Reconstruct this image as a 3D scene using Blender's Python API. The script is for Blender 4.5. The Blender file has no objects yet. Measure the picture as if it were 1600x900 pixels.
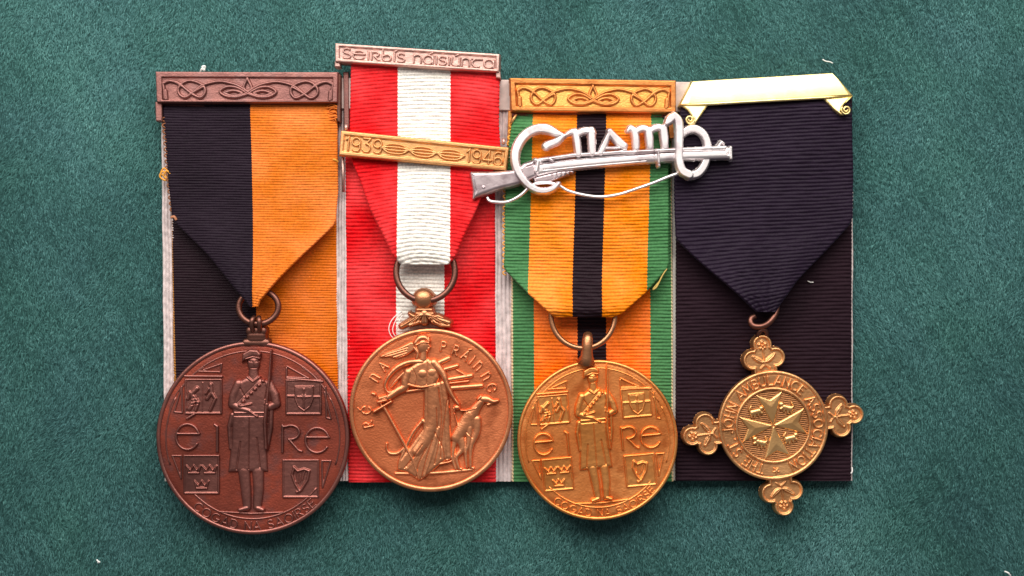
import bpy, math, random
import numpy as np
from mathutils import Vector

# ---------------------------------------------------------------- camera, world, lamp
S = 0.000125            # metres per photograph pixel at the cloth (the photo is about 20 cm wide)
D = 1920.0              # camera height in the same unit
scene = bpy.context.scene
cd = bpy.data.cameras.new('camera'); cam = bpy.data.objects.new('camera', cd)
scene.collection.objects.link(cam); scene.camera = cam
cam.location = (0, 0, D * S); cd.sensor_width = 36; cd.lens = 36 * D / 1600.0
cd.clip_start = 0.005; cd.clip_end = 10
w = bpy.data.worlds.new('World'); scene.world = w; w.use_nodes = True
bg = w.node_tree.nodes['Background']
bg.inputs[0].default_value = (1.0, 0.93, 0.93, 1); bg.inputs[1].default_value = 0.19
ld = bpy.data.lights.new('window_light', 'AREA'); ld.shape = 'RECTANGLE'; ld.size = 0.52; ld.size_y = 0.19
ld.energy = 2.45; ld.color = (1.0, 0.955, 0.89)
lo = bpy.data.objects.new('window_light', ld); scene.collection.objects.link(lo)
lo.location = (-0.02, 0.225, 0.215)
lo.rotation_euler = (Vector((0, -0.01, 0)) - lo.location).to_track_quat('-Z', 'Y').to_euler()
scene.view_settings.view_transform = 'Standard'; scene.view_settings.look = 'None'
scene.view_settings.exposure = 0.0; scene.view_settings.gamma = 1.0
scene.view_settings.use_curve_mapping = False

rng = np.random.default_rng(7); random.seed(7)
PI = math.pi

# ---------------------------------------------------------------- materials
def nodes(name):
    m = bpy.data.materials.new(name); m.use_nodes = True
    nt = m.node_tree
    return m, nt, nt.nodes['Principled BSDF']

def metal(name, c1, c2, rough=0.36, grain=0.25, scale=900, spots=None, var=60):
    m, nt, b = nodes(name); N, L = nt.nodes, nt.links
    tc = N.new('ShaderNodeTexCoord')
    n1 = N.new('ShaderNodeTexNoise'); n1.inputs['Scale'].default_value = var; n1.inputs['Detail'].default_value = 7
    n1.inputs['Roughness'].default_value = 0.65
    L.new(tc.outputs['Object'], n1.inputs['Vector'])
    cr = N.new('ShaderNodeValToRGB'); cr.color_ramp.elements[0].position = 0.36; cr.color_ramp.elements[1].position = 0.64
    cr.color_ramp.elements[0].color = (*c1, 1); cr.color_ramp.elements[1].color = (*c2, 1)
    L.new(n1.outputs['Fac'], cr.inputs['Fac'])
    col = cr.outputs['Color']
    if spots:
        n3 = N.new('ShaderNodeTexNoise'); n3.inputs['Scale'].default_value = 260; n3.inputs['Detail'].default_value = 4
        L.new(tc.outputs['Object'], n3.inputs['Vector'])
        mr = N.new('ShaderNodeMapRange'); mr.inputs[1].default_value = 0.52; mr.inputs[2].default_value = 0.7
        mr.inputs[4].default_value = 0.85
        L.new(n3.outputs['Fac'], mr.inputs[0])
        mx = N.new('ShaderNodeMix'); mx.data_type = 'RGBA'; L.new(mr.outputs[0], mx.inputs[0])
        L.new(col, mx.inputs[6]); mx.inputs[7].default_value = (*spots, 1); col = mx.outputs[2]
    L.new(col, b.inputs['Base Color'])
    b.inputs['Metallic'].default_value = 1.0
    n2 = N.new('ShaderNodeTexNoise'); n2.inputs['Scale'].default_value = scale * 4; n2.inputs['Detail'].default_value = 4
    L.new(tc.outputs['Object'], n2.inputs['Vector'])
    rr = N.new('ShaderNodeMapRange'); rr.inputs[3].default_value = rough - 0.08; rr.inputs[4].default_value = rough + 0.14
    L.new(n1.outputs['Fac'], rr.inputs[0]); L.new(rr.outputs[0], b.inputs['Roughness'])
    bp = N.new('ShaderNodeBump'); bp.inputs['Strength'].default_value = grain; bp.inputs['Distance'].default_value = 0.00012
    L.new(n2.outputs['Fac'], bp.inputs['Height']); L.new(bp.outputs['Normal'], b.inputs['Normal'])
    return m

def fabric(name, stops, lo_, hi_, rough=0.55, sheen=0.03, sheen_tint=(1, 1, 1), spec=0.09):
    """woven silk: colour follows the float attribute 'across' (bands of dyed thread)."""
    m, nt, b = nodes(name); N, L = nt.nodes, nt.links
    at = N.new('ShaderNodeAttribute'); at.attribute_name = 'across'
    mr = N.new('ShaderNodeMapRange'); mr.inputs[1].default_value = lo_; mr.inputs[2].default_value = hi_
    L.new(at.outputs['Fac'], mr.inputs[0])
    cr = N.new('ShaderNodeValToRGB'); cr.color_ramp.interpolation = 'CONSTANT'
    e = cr.color_ramp.elements
    while len(e) < len(stops): e.new(0.5)
    for i, (p, c) in enumerate(stops):
        e[i].position = min(max((p - lo_) / (hi_ - lo_), 0), 1)
    for i, (p, c) in enumerate(stops):
        e[i].color = (*c, 1)
    L.new(mr.outputs[0], cr.inputs['Fac'])
    tc = N.new('ShaderNodeTexCoord')
    n = N.new('ShaderNodeTexNoise'); n.inputs['Scale'].default_value = 2600; n.inputs['Detail'].default_value = 4
    L.new(tc.outputs['Object'], n.inputs['Vector'])
    n2 = N.new('ShaderNodeTexNoise'); n2.inputs['Scale'].default_value = 90; n2.inputs['Detail'].default_value = 5
    L.new(tc.outputs['Object'], n2.inputs['Vector'])
    ad = N.new('ShaderNodeMath'); ad.operation = 'ADD'; L.new(n.outputs['Fac'], ad.inputs[0]); L.new(n2.outputs['Fac'], ad.inputs[1])
    v = N.new('ShaderNodeMapRange'); v.inputs[1].default_value = 0.7; v.inputs[2].default_value = 1.3
    v.inputs[3].default_value = 0.66; v.inputs[4].default_value = 1.22
    L.new(ad.outputs[0], v.inputs[0])
    hs = N.new('ShaderNodeHueSaturation'); L.new(v.outputs[0], hs.inputs['Value']); L.new(cr.outputs['Color'], hs.inputs['Color'])
    sv = N.new('ShaderNodeMapRange'); sv.inputs[1].default_value = 0.35; sv.inputs[2].default_value = 0.65; sv.inputs[3].default_value = 1.02; sv.inputs[4].default_value = 0.965
    L.new(n2.outputs['Fac'], sv.inputs[0]); L.new(sv.outputs[0], hs.inputs['Saturation'])
    L.new(hs.outputs['Color'], b.inputs['Base Color'])
    b.inputs['Roughness'].default_value = rough
    b.inputs['Specular IOR Level'].default_value = spec
    b.inputs['Sheen Weight'].default_value = sheen; b.inputs['Sheen Roughness'].default_value = 0.4
    b.inputs['Sheen Tint'].default_value = (*sheen_tint, 1)
    wv = N.new('ShaderNodeTexNoise'); wv.inputs['Scale'].default_value = 5200; wv.inputs['Detail'].default_value = 2
    mp = N.new('ShaderNodeMapping'); mp.inputs['Scale'].default_value = (1.0, 0.35, 1.0)
    L.new(tc.outputs['Object'], mp.inputs['Vector']); L.new(mp.outputs['Vector'], wv.inputs['Vector'])
    bp = N.new('ShaderNodeBump'); bp.inputs['Strength'].default_value = 0.5; bp.inputs['Distance'].default_value = 0.00010
    L.new(wv.outputs['Fac'], bp.inputs['Height']); L.new(bp.outputs['Normal'], b.inputs['Normal'])
    return m

def plain(name, col, rough=0.7, var=0.25, scale=500, bump=0.3):
    m, nt, b = nodes(name); N, L = nt.nodes, nt.links
    tc = N.new('ShaderNodeTexCoord')
    n = N.new('ShaderNodeTexNoise'); n.inputs['Scale'].default_value = scale; n.inputs['Detail'].default_value = 6
    L.new(tc.outputs['Object'], n.inputs['Vector'])
    v = N.new('ShaderNodeMapRange'); v.inputs[1].default_value = 0.3; v.inputs[2].default_value = 0.7
    v.inputs[3].default_value = 1 - var; v.inputs[4].default_value = 1 + var * 0.5
    L.new(n.outputs['Fac'], v.inputs[0])
    hs = N.new('ShaderNodeHueSaturation'); hs.inputs['Color'].default_value = (*col, 1)
    L.new(v.outputs[0], hs.inputs['Value']); L.new(hs.outputs['Color'], b.inputs['Base Color'])
    b.inputs['Roughness'].default_value = rough
    bp = N.new('ShaderNodeBump'); bp.inputs['Strength'].default_value = bump; bp.inputs['Distance'].default_value = 0.0001
    L.new(n.outputs['Fac'], bp.inputs['Height']); L.new(bp.outputs['Normal'], b.inputs['Normal'])
    return m

def felt(name, ca, cb, attr=True):
    m, nt, b = nodes(name); N, L = nt.nodes, nt.links
    tc = N.new('ShaderNodeTexCoord')
    n = N.new('ShaderNodeTexNoise'); n.inputs['Scale'].default_value = 55; n.inputs['Detail'].default_value = 5
    L.new(tc.outputs['Object'], n.inputs['Vector'])
    cr = N.new('ShaderNodeValToRGB'); cr.color_ramp.elements[0].position = 0.3; cr.color_ramp.elements[1].position = 0.7
    cr.color_ramp.elements[0].color = (*ca, 1); cr.color_ramp.elements[1].color = (*cb, 1)
    L.new(n.outputs['Fac'], cr.inputs['Fac'])
    col = cr.outputs['Color']
    if attr:
        at = N.new('ShaderNodeAttribute'); at.attribute_name = 'tone'
        hs = N.new('ShaderNodeHueSaturation'); L.new(at.outputs['Fac'], hs.inputs['Value']); L.new(col, hs.inputs['Color'])
        sat = N.new('ShaderNodeMapRange'); sat.inputs[1].default_value = 0.5; sat.inputs[2].default_value = 2.2
        sat.inputs[3].default_value = 1.06; sat.inputs[4].default_value = 0.85
        L.new(at.outputs['Fac'], sat.inputs[0]); L.new(sat.outputs[0], hs.inputs['Saturation'])
        col = hs.outputs['Color']
    L.new(col, b.inputs['Base Color'])
    b.inputs['Roughness'].default_value = 0.85; b.inputs['Specular IOR Level'].default_value = 0.15
    return m

M = {}
M['felt'] = felt('felt', (0.030, 0.100, 0.090), (0.034, 0.100, 0.100), False)
M['nap'] = felt('nap', (0.054, 0.162, 0.148), (0.060, 0.162, 0.166))
M['copper'] = metal('brown_copper', (0.24, 0.064, 0.046), (0.45, 0.100, 0.062), 0.50, 0.5, 700, (0.24, 0.095, 0.085))
M['copper_bar'] = metal('dull_purple_copper', (0.25, 0.115, 0.105), (0.40, 0.19, 0.165), 0.52, 0.5, 900, (0.30, 0.16, 0.15))
M['bronze'] = metal('worn_bronze', (0.72, 0.20, 0.08), (0.88, 0.29, 0.125), 0.50, 0.5, 700, (0.46, 0.125, 0.05))
M['pink_copper'] = metal('pale_pink_copper', (0.52, 0.33, 0.29), (0.72, 0.48, 0.42), 0.5, 0.4, 900)
M['clasp'] = metal('pale_gilt_copper', (0.62, 0.31, 0.12), (0.80, 0.44, 0.19), 0.48, 0.3, 900)
M['gilt'] = metal('orange_gilt', (0.82, 0.25, 0.06), (0.98, 0.40, 0.13), 0.48, 0.45, 700, (0.58, 0.15, 0.035))
M['bar_gilt'] = metal('brown_gilt', (0.58, 0.22, 0.065), (0.74, 0.31, 0.095), 0.48, 0.4, 800, (0.5, 0.18, 0.05))
M['ground'] = metal('pale_gilt_ground', (0.74, 0.36, 0.085), (0.86, 0.50, 0.16), 0.5, 0.7, 900)
M['brass'] = metal('aged_brass', (0.72, 0.35, 0.15), (0.92, 0.50, 0.22), 0.44, 0.5, 700, (0.56, 0.27, 0.11))
M['gold'] = metal('bright_gold', (0.90, 0.70, 0.26), (0.97, 0.83, 0.46), 0.40, 0.12, 900, (0.90, 0.70, 0.30))
M['silver'] = metal('frosted_silver', (0.88, 0.81, 0.82), (0.96, 0.92, 0.92), 0.44, 0.14, 900, (0.58, 0.49, 0.51))
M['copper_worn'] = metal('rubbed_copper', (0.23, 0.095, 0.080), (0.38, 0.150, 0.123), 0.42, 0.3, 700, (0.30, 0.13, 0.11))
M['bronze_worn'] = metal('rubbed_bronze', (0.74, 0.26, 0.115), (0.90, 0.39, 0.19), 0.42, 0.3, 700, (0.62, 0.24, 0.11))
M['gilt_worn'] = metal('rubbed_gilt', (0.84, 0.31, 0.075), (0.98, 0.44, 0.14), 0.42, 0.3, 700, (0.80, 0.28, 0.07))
M['brass_lit'] = metal('lit_brass', (0.86, 0.47, 0.18), (0.97, 0.62, 0.28), 0.38, 0.25, 700)  # same brass, paler: light on cross arms and beasts put into the colour
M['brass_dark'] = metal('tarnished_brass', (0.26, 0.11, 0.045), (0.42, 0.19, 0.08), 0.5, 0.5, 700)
M['ring_brown'] = metal('ring_brown', (0.36, 0.16, 0.08), (0.52, 0.25, 0.13), 0.36, 0.2, 700)
M['bronze_dark'] = metal('dark_bronze', (0.46, 0.19, 0.09), (0.66, 0.32, 0.16), 0.42, 0.4, 700)
M['silver_dull'] = metal('tarnished_silver', (0.52, 0.42, 0.44), (0.80, 0.70, 0.71), 0.42, 0.2, 900, (0.30, 0.22, 0.24))
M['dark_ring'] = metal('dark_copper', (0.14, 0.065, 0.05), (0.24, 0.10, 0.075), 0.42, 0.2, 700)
M['card'] = plain('cream_card', (0.62, 0.50, 0.46), 0.75, 0.25)
M['board'] = plain('grey_white_board', (0.55, 0.52, 0.48), 0.85, 0.2)
M['tape'] = plain('white_tape', (0.66, 0.55, 0.54), 0.8, 0.3, 900, 0.5)
M['white_thread'] = plain('white_thread', (0.85, 0.82, 0.80), 0.8, 0.1)
M['gold_thread'] = plain('gold_thread', (0.75, 0.33, 0.04), 0.75, 0.3)
M['lint'] = plain('lint_fibre', (0.8, 0.82, 0.80), 0.8, 0.1)

BLACK = (0.0165, 0.0070, 0.0115); ORANGE = (0.74, 0.150, 0.008); BROWN = (0.22, 0.075, 0.02)
RED = (0.74, 0.014, 0.018); WHITE = (0.88, 0.83, 0.76); GREEN = (0.055, 0.185, 0.065)
AMBER = (0.88, 0.165, 0.005); FRONT_AMBER = (0.88, 0.235, 0.008); GOLD = (0.62, 0.32, 0.07); NAVY = (0.0165, 0.0080, 0.0180); CREAM = (0.62, 0.47, 0.28)

# ---------------------------------------------------------------- object helpers
def link(o, parent=None):
    scene.collection.objects.link(o)
    if parent is not None: o.parent = parent
    return o

ORG = {}
def thing(name, label, cat, px, py, h, group=None):
    o = bpy.data.objects.new(name, None); o.empty_display_size = 0.005
    o.location = ((px - 800) * S, (450 - py) * S, h * S)
    o['label'] = label; o['category'] = cat
    if group: o['group'] = group
    link(o); ORG[o.name] = np.array(o.location)
    return o

def origin(parent):
    p = parent
    while p is not None and p.parent is not None: p = p.parent
    return ORG.get(p.name, np.zeros(3)) if p is not None else np.zeros(3)

def mesh_obj(name, V, F, mat, parent=None, smooth=True, attrs=None, label=None):
    """V: n x 3 metres in world space; F: quads/tris as list or array."""
    me = bpy.data.meshes.new(name)
    V = np.asarray(V, float) - origin(parent)
    if isinstance(F, np.ndarray):
        k = F.shape[1]; nf = F.shape[0]
        me.vertices.add(len(V)); me.vertices.foreach_set('co', V.astype(np.float32).ravel())
        me.loops.add(nf * k); me.loops.foreach_set('vertex_index', F.astype(np.int32).ravel())
        me.polygons.add(nf); me.polygons.foreach_set('loop_start', np.arange(0, nf * k, k, dtype=np.int32))
        me.update(calc_edges=True)
    else:
        me.from_pydata([tuple(v) for v in V], [], F)
    if smooth: me.polygons.foreach_set('use_smooth', np.ones(len(me.polygons), bool))
    if attrs:
        for an, (dom, arr) in attrs.items():
            a = me.attributes.new(an, 'FLOAT', dom); a.data.foreach_set('value', np.asarray(arr, np.float32))
    me.materials.append(mat); me.update()
    o = bpy.data.objects.new(name, me)
    if label: o['label'] = label
    return link(o, parent)

def place(px, py, z, h0):
    """picture pixels + height -> metres, for something whose body lies h0 above the cloth."""
    k = (D - h0) / D
    return np.stack([(np.asarray(px) - 800) * S * k, (450 - np.asarray(py)) * S * k, np.asarray(z) * S], -1)

def tube(name, pts, r, mat, parent, h0, closed=False, seg=10, label=None, flat=1.0):
    """pts: list of (px, py, z); r number or list."""
    P = np.asarray(pts, float); n = len(P)
    W = place(P[:, 0], P[:, 1], P[:, 2], h0)
    R = np.broadcast_to(np.asarray(r, float), (n,)) * S
    V = []
    for i in range(n):
        a = W[(i - 1) % n] if (closed or i > 0) else W[i]; b = W[(i + 1) % n] if (closed or i < n - 1) else W[i]
        t = b - a; t /= (np.linalg.norm(t) + 1e-12)
        up = np.array([0, 0, 1.0])
        if abs(t @ up) > 0.9: up = np.array([1.0, 0, 0])
        s = np.cross(t, up); s /= np.linalg.norm(s); u = np.cross(s, t)
        for j in range(seg):
            A = 2 * PI * j / seg
            V.append(W[i] + R[i] * (math.cos(A) * s + math.sin(A) * u * flat))
    F = []
    for i in range(n if closed else n - 1):
        i2 = (i + 1) % n
        for j in range(seg):
            j2 = (j + 1) % seg
            F.append((i * seg + j, i * seg + j2, i2 * seg + j2, i2 * seg + j))
    if not closed:
        F.append(tuple(reversed(range(seg)))); F.append(tuple((n - 1) * seg + j for j in range(seg)))
    return mesh_obj(name, V, F, mat, parent, label=label)

def spline(pts, n=8, closed=False):
    P = np.asarray(pts, float); m = len(P); out = []
    if m < 3: return P
    idx = range(m if closed else m - 1)
    for i in idx:
        if closed: p0, p1, p2, p3 = P[i - 1], P[i], P[(i + 1) % m], P[(i + 2) % m]
        else: p0, p1, p2, p3 = P[max(i - 1, 0)], P[i], P[i + 1], P[min(i + 2, m - 1)]
        for t in np.arange(n) / n:
            out.append(0.5 * ((2 * p1) + (-p0 + p2) * t + (2 * p0 - 5 * p1 + 4 * p2 - p3) * t * t + (-p0 + 3 * p1 - 3 * p2 + p3) * t ** 3))
    if not closed: out.append(P[-1])
    return np.array(out)

# ---------------------------------------------------------------- struck relief: a height field cut to its own outline
class Relief:
    def __init__(s, x0, y0, x1, y1, step=0.7, floor=-3.0):
        s.step = step; s.wall = 2.0 if floor > -5 else 9.0
        s.xs = np.arange(x0, x1 + step, step); s.ys = np.arange(y0, y1 + step, step)
        s.X, s.Y = np.meshgrid(s.xs, s.ys); s.floor = floor
        s.H = np.full(s.X.shape, floor, float)
    def _win(s, x0, y0, x1, y1):
        i0 = max(int((y0 - s.ys[0]) / s.step) - 1, 0); i1 = min(int((y1 - s.ys[0]) / s.step) + 2, len(s.ys))
        j0 = max(int((x0 - s.xs[0]) / s.step) - 1, 0); j1 = min(int((x1 - s.xs[0]) / s.step) + 2, len(s.xs))
        return slice(i0, max(i1, i0)), slice(j0, max(j1, j0))
    def _dist(s, pts, rad):
        """signed depth inside a stroke divided by its radius etc."""
        P = np.asarray(pts, float); R = np.broadcast_to(np.asarray(rad, float), (len(P),)); m = R.max() + 4
        w_ = s._win(P[:, 0].min() - m, P[:, 1].min() - m, P[:, 0].max() + m, P[:, 1].max() + m)
        X = s.X[w_]; Y = s.Y[w_]
        best = np.full(X.shape, -1e9); rr = np.ones(X.shape)
        if X.size == 0: return w_, best, rr
        if len(P) == 1: P = np.vstack([P, P + 1e-4]); R = np.r_[R, R]
        for i in range(len(P) - 1):
            a, b = P[i], P[i + 1]; d = b - a; L2 = d @ d + 1e-9
            t = np.clip(((X - a[0]) * d[0] + (Y - a[1]) * d[1]) / L2, 0, 1)
            ds = np.hypot(X - a[0] - t * d[0], Y - a[1] - t * d[1]); r = R[i] + (R[i + 1] - R[i]) * t
            q = r - ds; mk = q > best
            best = np.where(mk, q, best); rr = np.where(mk, r, rr)
        return w_, best, rr
    def stroke(s, pts, r, h, base=0.0, flat=0.0):
        """rounded ridge; flat>0 gives a flat top with bevel of that width"""
        w_, q, rr = s._dist(pts, r)
        if q.size == 0: return s
        if flat > 0: prof = np.clip(q / flat, 0, 1) ** 0.7
        else:
            e = np.clip(q / rr, 0, 1); prof = np.sqrt(1 - (1 - e) ** 2)
        hh = np.where(q > 0, base + h * prof, base + q * s.wall)
        s.H[w_] = np.maximum(s.H[w_], np.maximum(hh, s.floor)); return s
    def carve(s, pts, r, depth):
        w_, q, rr = s._dist(pts, r)
        if q.size == 0: return s
        e = np.clip(q / rr, 0, 1)
        s.H[w_] = np.where(s.H[w_] > 0.2, s.H[w_] - depth * (e * e * (3 - 2 * e)), s.H[w_]); return s
    def sd_poly(s, pts):
        P = np.asarray(pts, float); m = 5
        w_ = s._win(P[:, 0].min() - m, P[:, 1].min() - m, P[:, 0].max() + m, P[:, 1].max() + m)
        X = s.X[w_]; Y = s.Y[w_]; d = np.full(X.shape, 1e9); ins = np.zeros(X.shape, bool)
        for i in range(len(P)):
            a, b = P[i], P[(i + 1) % len(P)]; e = b - a; L2 = e @ e + 1e-9
            t = np.clip(((X - a[0]) * e[0] + (Y - a[1]) * e[1]) / L2, 0, 1)
            d = np.minimum(d, np.hypot(X - a[0] - t * e[0], Y - a[1] - t * e[1]))
            c = ((a[1] > Y) != (b[1] > Y)) & (X < (b[0] - a[0]) * (Y - a[1]) / (b[1] - a[1] + 1e-12) + a[0])
            ins ^= c
        return w_, np.where(ins, d, -d)
    def poly(s, pts, h, bevel=2.0, base=0.0, tilt=None):
        w_, d = s.sd_poly(pts)
        if d.size == 0: return s
        e = np.clip(d / bevel, 0, 1)
        hh = np.where(d > 0, base + h * np.sqrt(1 - (1 - e) ** 2), base + d * s.wall)
        if tilt is not None: hh = hh + np.where(d > 0, 1, 0) * tilt(s.X[w_], s.Y[w_])
        s.H[w_] = np.maximum(s.H[w_], np.maximum(hh, s.floor)); return s
    def recess(s, pts, depth, bevel=2.0):
        w_, d = s.sd_poly(pts); e = np.clip(d / bevel, 0, 1)
        s.H[w_] -= depth * e * e * (3 - 2 * e); return s
    def dome(s, cx, cy, a, b, h, rot=0.0, base=0.0):
        m = max(a, b) + 4; w_ = s._win(cx - m, cy - m, cx + m, cy + m)
        c, n = math.cos(rot), math.sin(rot); dx = s.X[w_] - cx; dy = s.Y[w_] - cy
        u = (dx * c + dy * n) / a; v = (-dx * n + dy * c) / b; q = np.sqrt(u * u + v * v)
        hh = np.where(q < 1, base + h * np.sqrt(np.clip(1 - q * q, 0, 1)), base - (q - 1) * min(a, b) * s.wall)
        s.H[w_] = np.maximum(s.H[w_], np.maximum(hh, s.floor)); return s
    def noise(s, amp, n=60):
        """hand-cut unevenness"""
        for _ in range(n):
            kx, ky = rng.normal(0, 0.35, 2); ph = rng.uniform(0, 6.28)
            s.H += np.where(s.H > 0.1, amp / math.sqrt(n) * np.sin(kx * s.X + ky * s.Y + ph), 0)
        return s
    def mesh(s, name, mat, parent, z0, h0, closed=False, label=None, xf=None):
        H = s.H; fl = s.floor
        up = H > fl + 1e-6
        q = up[:-1, :-1] | up[1:, :-1] | up[1:, 1:] | up[:-1, 1:]
        i, j = np.nonzero(q); nx = len(s.xs)
        F = np.stack([i * nx + j, (i + 1) * nx + j, (i + 1) * nx + j + 1, i * nx + j + 1], 1)
        used, inv = np.unique(F, return_inverse=True); F = inv.reshape(F.shape)
        px = s.X.ravel()[used]; py = s.Y.ravel()[used]
        if xf is not None: px, py = xf(px, py)
        V = place(px, py, z0 + H.ravel()[used], h0)
        if closed:
            n = len(V); B = V.copy(); B[:, 2] = (z0 + fl) * S
            V = np.vstack([V, B]); F = np.vstack([F, F[:, ::-1] + n])
        return mesh_obj(name, V, F, mat, parent, label=label)

def reliefs_from_strokes(name, strokes, r, h, mat, parent, z0, h0, step=0.6, flat=0.0, floor=-1.6, closed=False, label=None):
    A = np.vstack([np.asarray(p, float) for p in strokes]); m = np.max(r) + 2.5
    c = Relief(A[:, 0].min() - m, A[:, 1].min() - m, A[:, 0].max() + m, A[:, 1].max() + m, step, floor)
    for p in strokes: c.stroke(p, r, h, flat=flat)
    return c.mesh(name, mat, parent, z0, h0, closed, label)

# ---------------------------------------------------------------- lettering (single-stroke forms, x right, y up, height 1)
def arc(cx, cy, rx, ry, a0, a1, n=14):
    a = np.radians(np.linspace(a0, a1, n)); return [(cx + rx * math.cos(t), cy + ry * math.sin(t)) for t in a]
G = {
 'A': ([[(0, 0), (.36, 1), (.72, 0)], [(.13, .32), (.59, .32)]], .72),
 'B': ([[(0, 0), (0, 1)], [(0, 1), (.28, 1)] + arc(.28, .76, .24, .24, 90, -90) + [(0, .52)], [(.28, .52)] + arc(.3, .26, .27, .26, 90, -90) + [(0, 0)]], .57),
 'C': ([arc(.42, .5, .42, .5, 50, 310)], .72),
 'D': ([[(0, 0), (0, 1), (.25, 1)] + arc(.25, .5, .42, .5, 90, -90) + [(0, 0)]], .67),
 'E': ([[(.5, 0), (0, 0), (0, 1), (.5, 1)], [(0, .52), (.42, .52)]], .5),
 'G': ([arc(.42, .5, .42, .5, 50, 340) + [(.82, .42), (.5, .42)]], .82),
 'H': ([[(0, 0), (0, 1)], [(.6, 0), (.6, 1)], [(0, .5), (.6, .5)]], .6),
 'I': ([[(0, 0), (0, 1)]], .0),
 'J': ([[(.38, 1), (.38, .25)] + arc(.19, .22, .19, .22, 0, -170)], .38),
 'L': ([[(0, 1), (0, 0), (.5, 0)]], .5),
 'M': ([[(0, 0), (.08, 1), (.4, .2), (.72, 1), (.8, 0)]], .8),
 'N': ([[(0, 0), (0, 1), (.62, 0), (.62, 1)]], .62),
 'O': ([arc(.42, .5, .42, .5, 0, 360, 24)], .84),
 'P': ([[(0, 0), (0, 1), (.26, 1)] + arc(.26, .74, .26, .26, 90, -90) + [(0, .48)]], .52),
 'R': ([[(0, 0), (0, 1), (.26, 1)] + arc(.26, .74, .26, .26, 90, -90) + [(0, .48)], [(.22, .48), (.58, 0)]], .58),
 'S': ([arc(.27, .75, .25, .25, 40, 270, 12) + arc(.27, .25, .27, .25, 90, -140, 12)], .55),
 'T': ([[(0, 1), (.64, 1)], [(.32, 1), (.32, 0)]], .64),
 'U': ([[(0, 1), (0, .3)] + arc(.3, .3, .3, .3, 180, 360) + [(.6, 1)]], .6),
 '.': ([[(0, 0), (.01, .03)]], .02),
 # uncial forms
 'e': ([arc(.42, .42, .42, .42, 18, 325, 26), [(.04, .52), (.84, .52)]], .86),
 'é': ([arc(.42, .42, .42, .42, 18, 325, 26), [(.04, .52), (.84, .52)], [(.4, 1.02), (.66, 1.16)]], .86),
 'i': ([[(0, .84), (.05, .78), (.05, 0)]], .05),
 'í': ([[(0, .84), (.05, .78), (.05, 0)], [(.02, .98), (.2, 1.12)]], .08),
 'r': ([[(.05, 0), (.05, .84)], [(.05, .8)] + arc(.3, .62, .25, .22, 120, -90) , [(.24, .4), (.52, .06), (.62, 0.02)]], .62),
 'b': ([[(.02, 1.12), (.02, .3)] + arc(.32, .32, .3, .32, 180, 450, 20) + [(.1, .5)]], .64),
 's': ([arc(.25, .65, .22, .21, 30, 270, 12) + arc(.25, .22, .25, .22, 90, -140, 12)], .5),
 'n': ([[(.0, 0), (.0, .84)], [(0, .6)] + arc(.26, .56, .26, .26, 160, 0, 10) + [(.52, 0)]], .52),
 'm': ([[(.0, 0), (.0, .84)], arc(.2, .56, .2, .26, 160, 0, 10) + [(.4, 0)], arc(.6, .56, .2, .26, 160, 0, 10) + [(.8, 0)]], .8),
 'a': ([arc(.33, .42, .33, .42, 0, 360, 20), [(.68, .84), (.68, 0)]], .68),
 'á': ([arc(.33, .42, .33, .42, 0, 360, 20), [(.68, .84), (.68, 0)], [(.4, 1.0), (.62, 1.16)]], .68),
 'u': ([[(0, .84), (0, .25)] + arc(.27, .27, .27, .27, 180, 360, 10) + [(.54, .84)], [(.54, .84), (.54, 0)]], .54),
 'ú': ([[(0, .84), (0, .25)] + arc(.27, .27, .27, .27, 180, 360, 10) + [(.54, .84)], [(.54, .84), (.54, 0)], [(.24, 1.0), (.44, 1.14)]], .54),
 't': ([arc(.36, .4, .34, .4, 70, 300, 16), [(0, .82), (.72, .82)]], .70),
 '1': ([[(0, .8), (.16, 1), (.16, 0)]], .2),
 '9': ([arc(.27, .7, .27, .29, 0, 360, 20), [(.54, .7), (.54, .25)] + arc(.28, .25, .26, .25, 0, -140, 10)], .54),
 '3': ([[(.02, 1), (.5, 1), (.22, .6)] + arc(.24, .3, .27, .3, 80, -150, 14)], .52),
 '4': ([[(.42, 0), (.42, 1), (0, .32), (.6, .32)]], .6),
 '6': ([arc(.27, .3, .27, .29, 0, 360, 20), [(.0, .3), (.0, .7)] + arc(.27, .72, .27, .26, 180, 50, 10)], .54),
 ' ': ([], .30),
}
def line_text(txt, p0, p1, height, gap, r, h, mat, parent, z0, h0, name='letter', shear=0, **kw):
    """letters spread from p0 to p1 along the baseline (pixels)."""
    p0 = np.array(p0, float); p1 = np.array(p1, float); L = np.linalg.norm(p1 - p0); d = (p1 - p0) / L
    up = np.array([d[1], -d[0]])
    tot = sum(G[c][1] for c in txt) + gap * (len(txt) - 1); sx = L / tot; x = 0
    for c in txt:
        st, wd = G[c]
        if st:
            ss = [[tuple(p0 + d * (x + u) * sx + up * v * height) for u, v in p] for p in st]
            reliefs_from_strokes(name, ss, r, h, mat, parent, z0, h0, **kw)
        x += wd + gap
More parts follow.
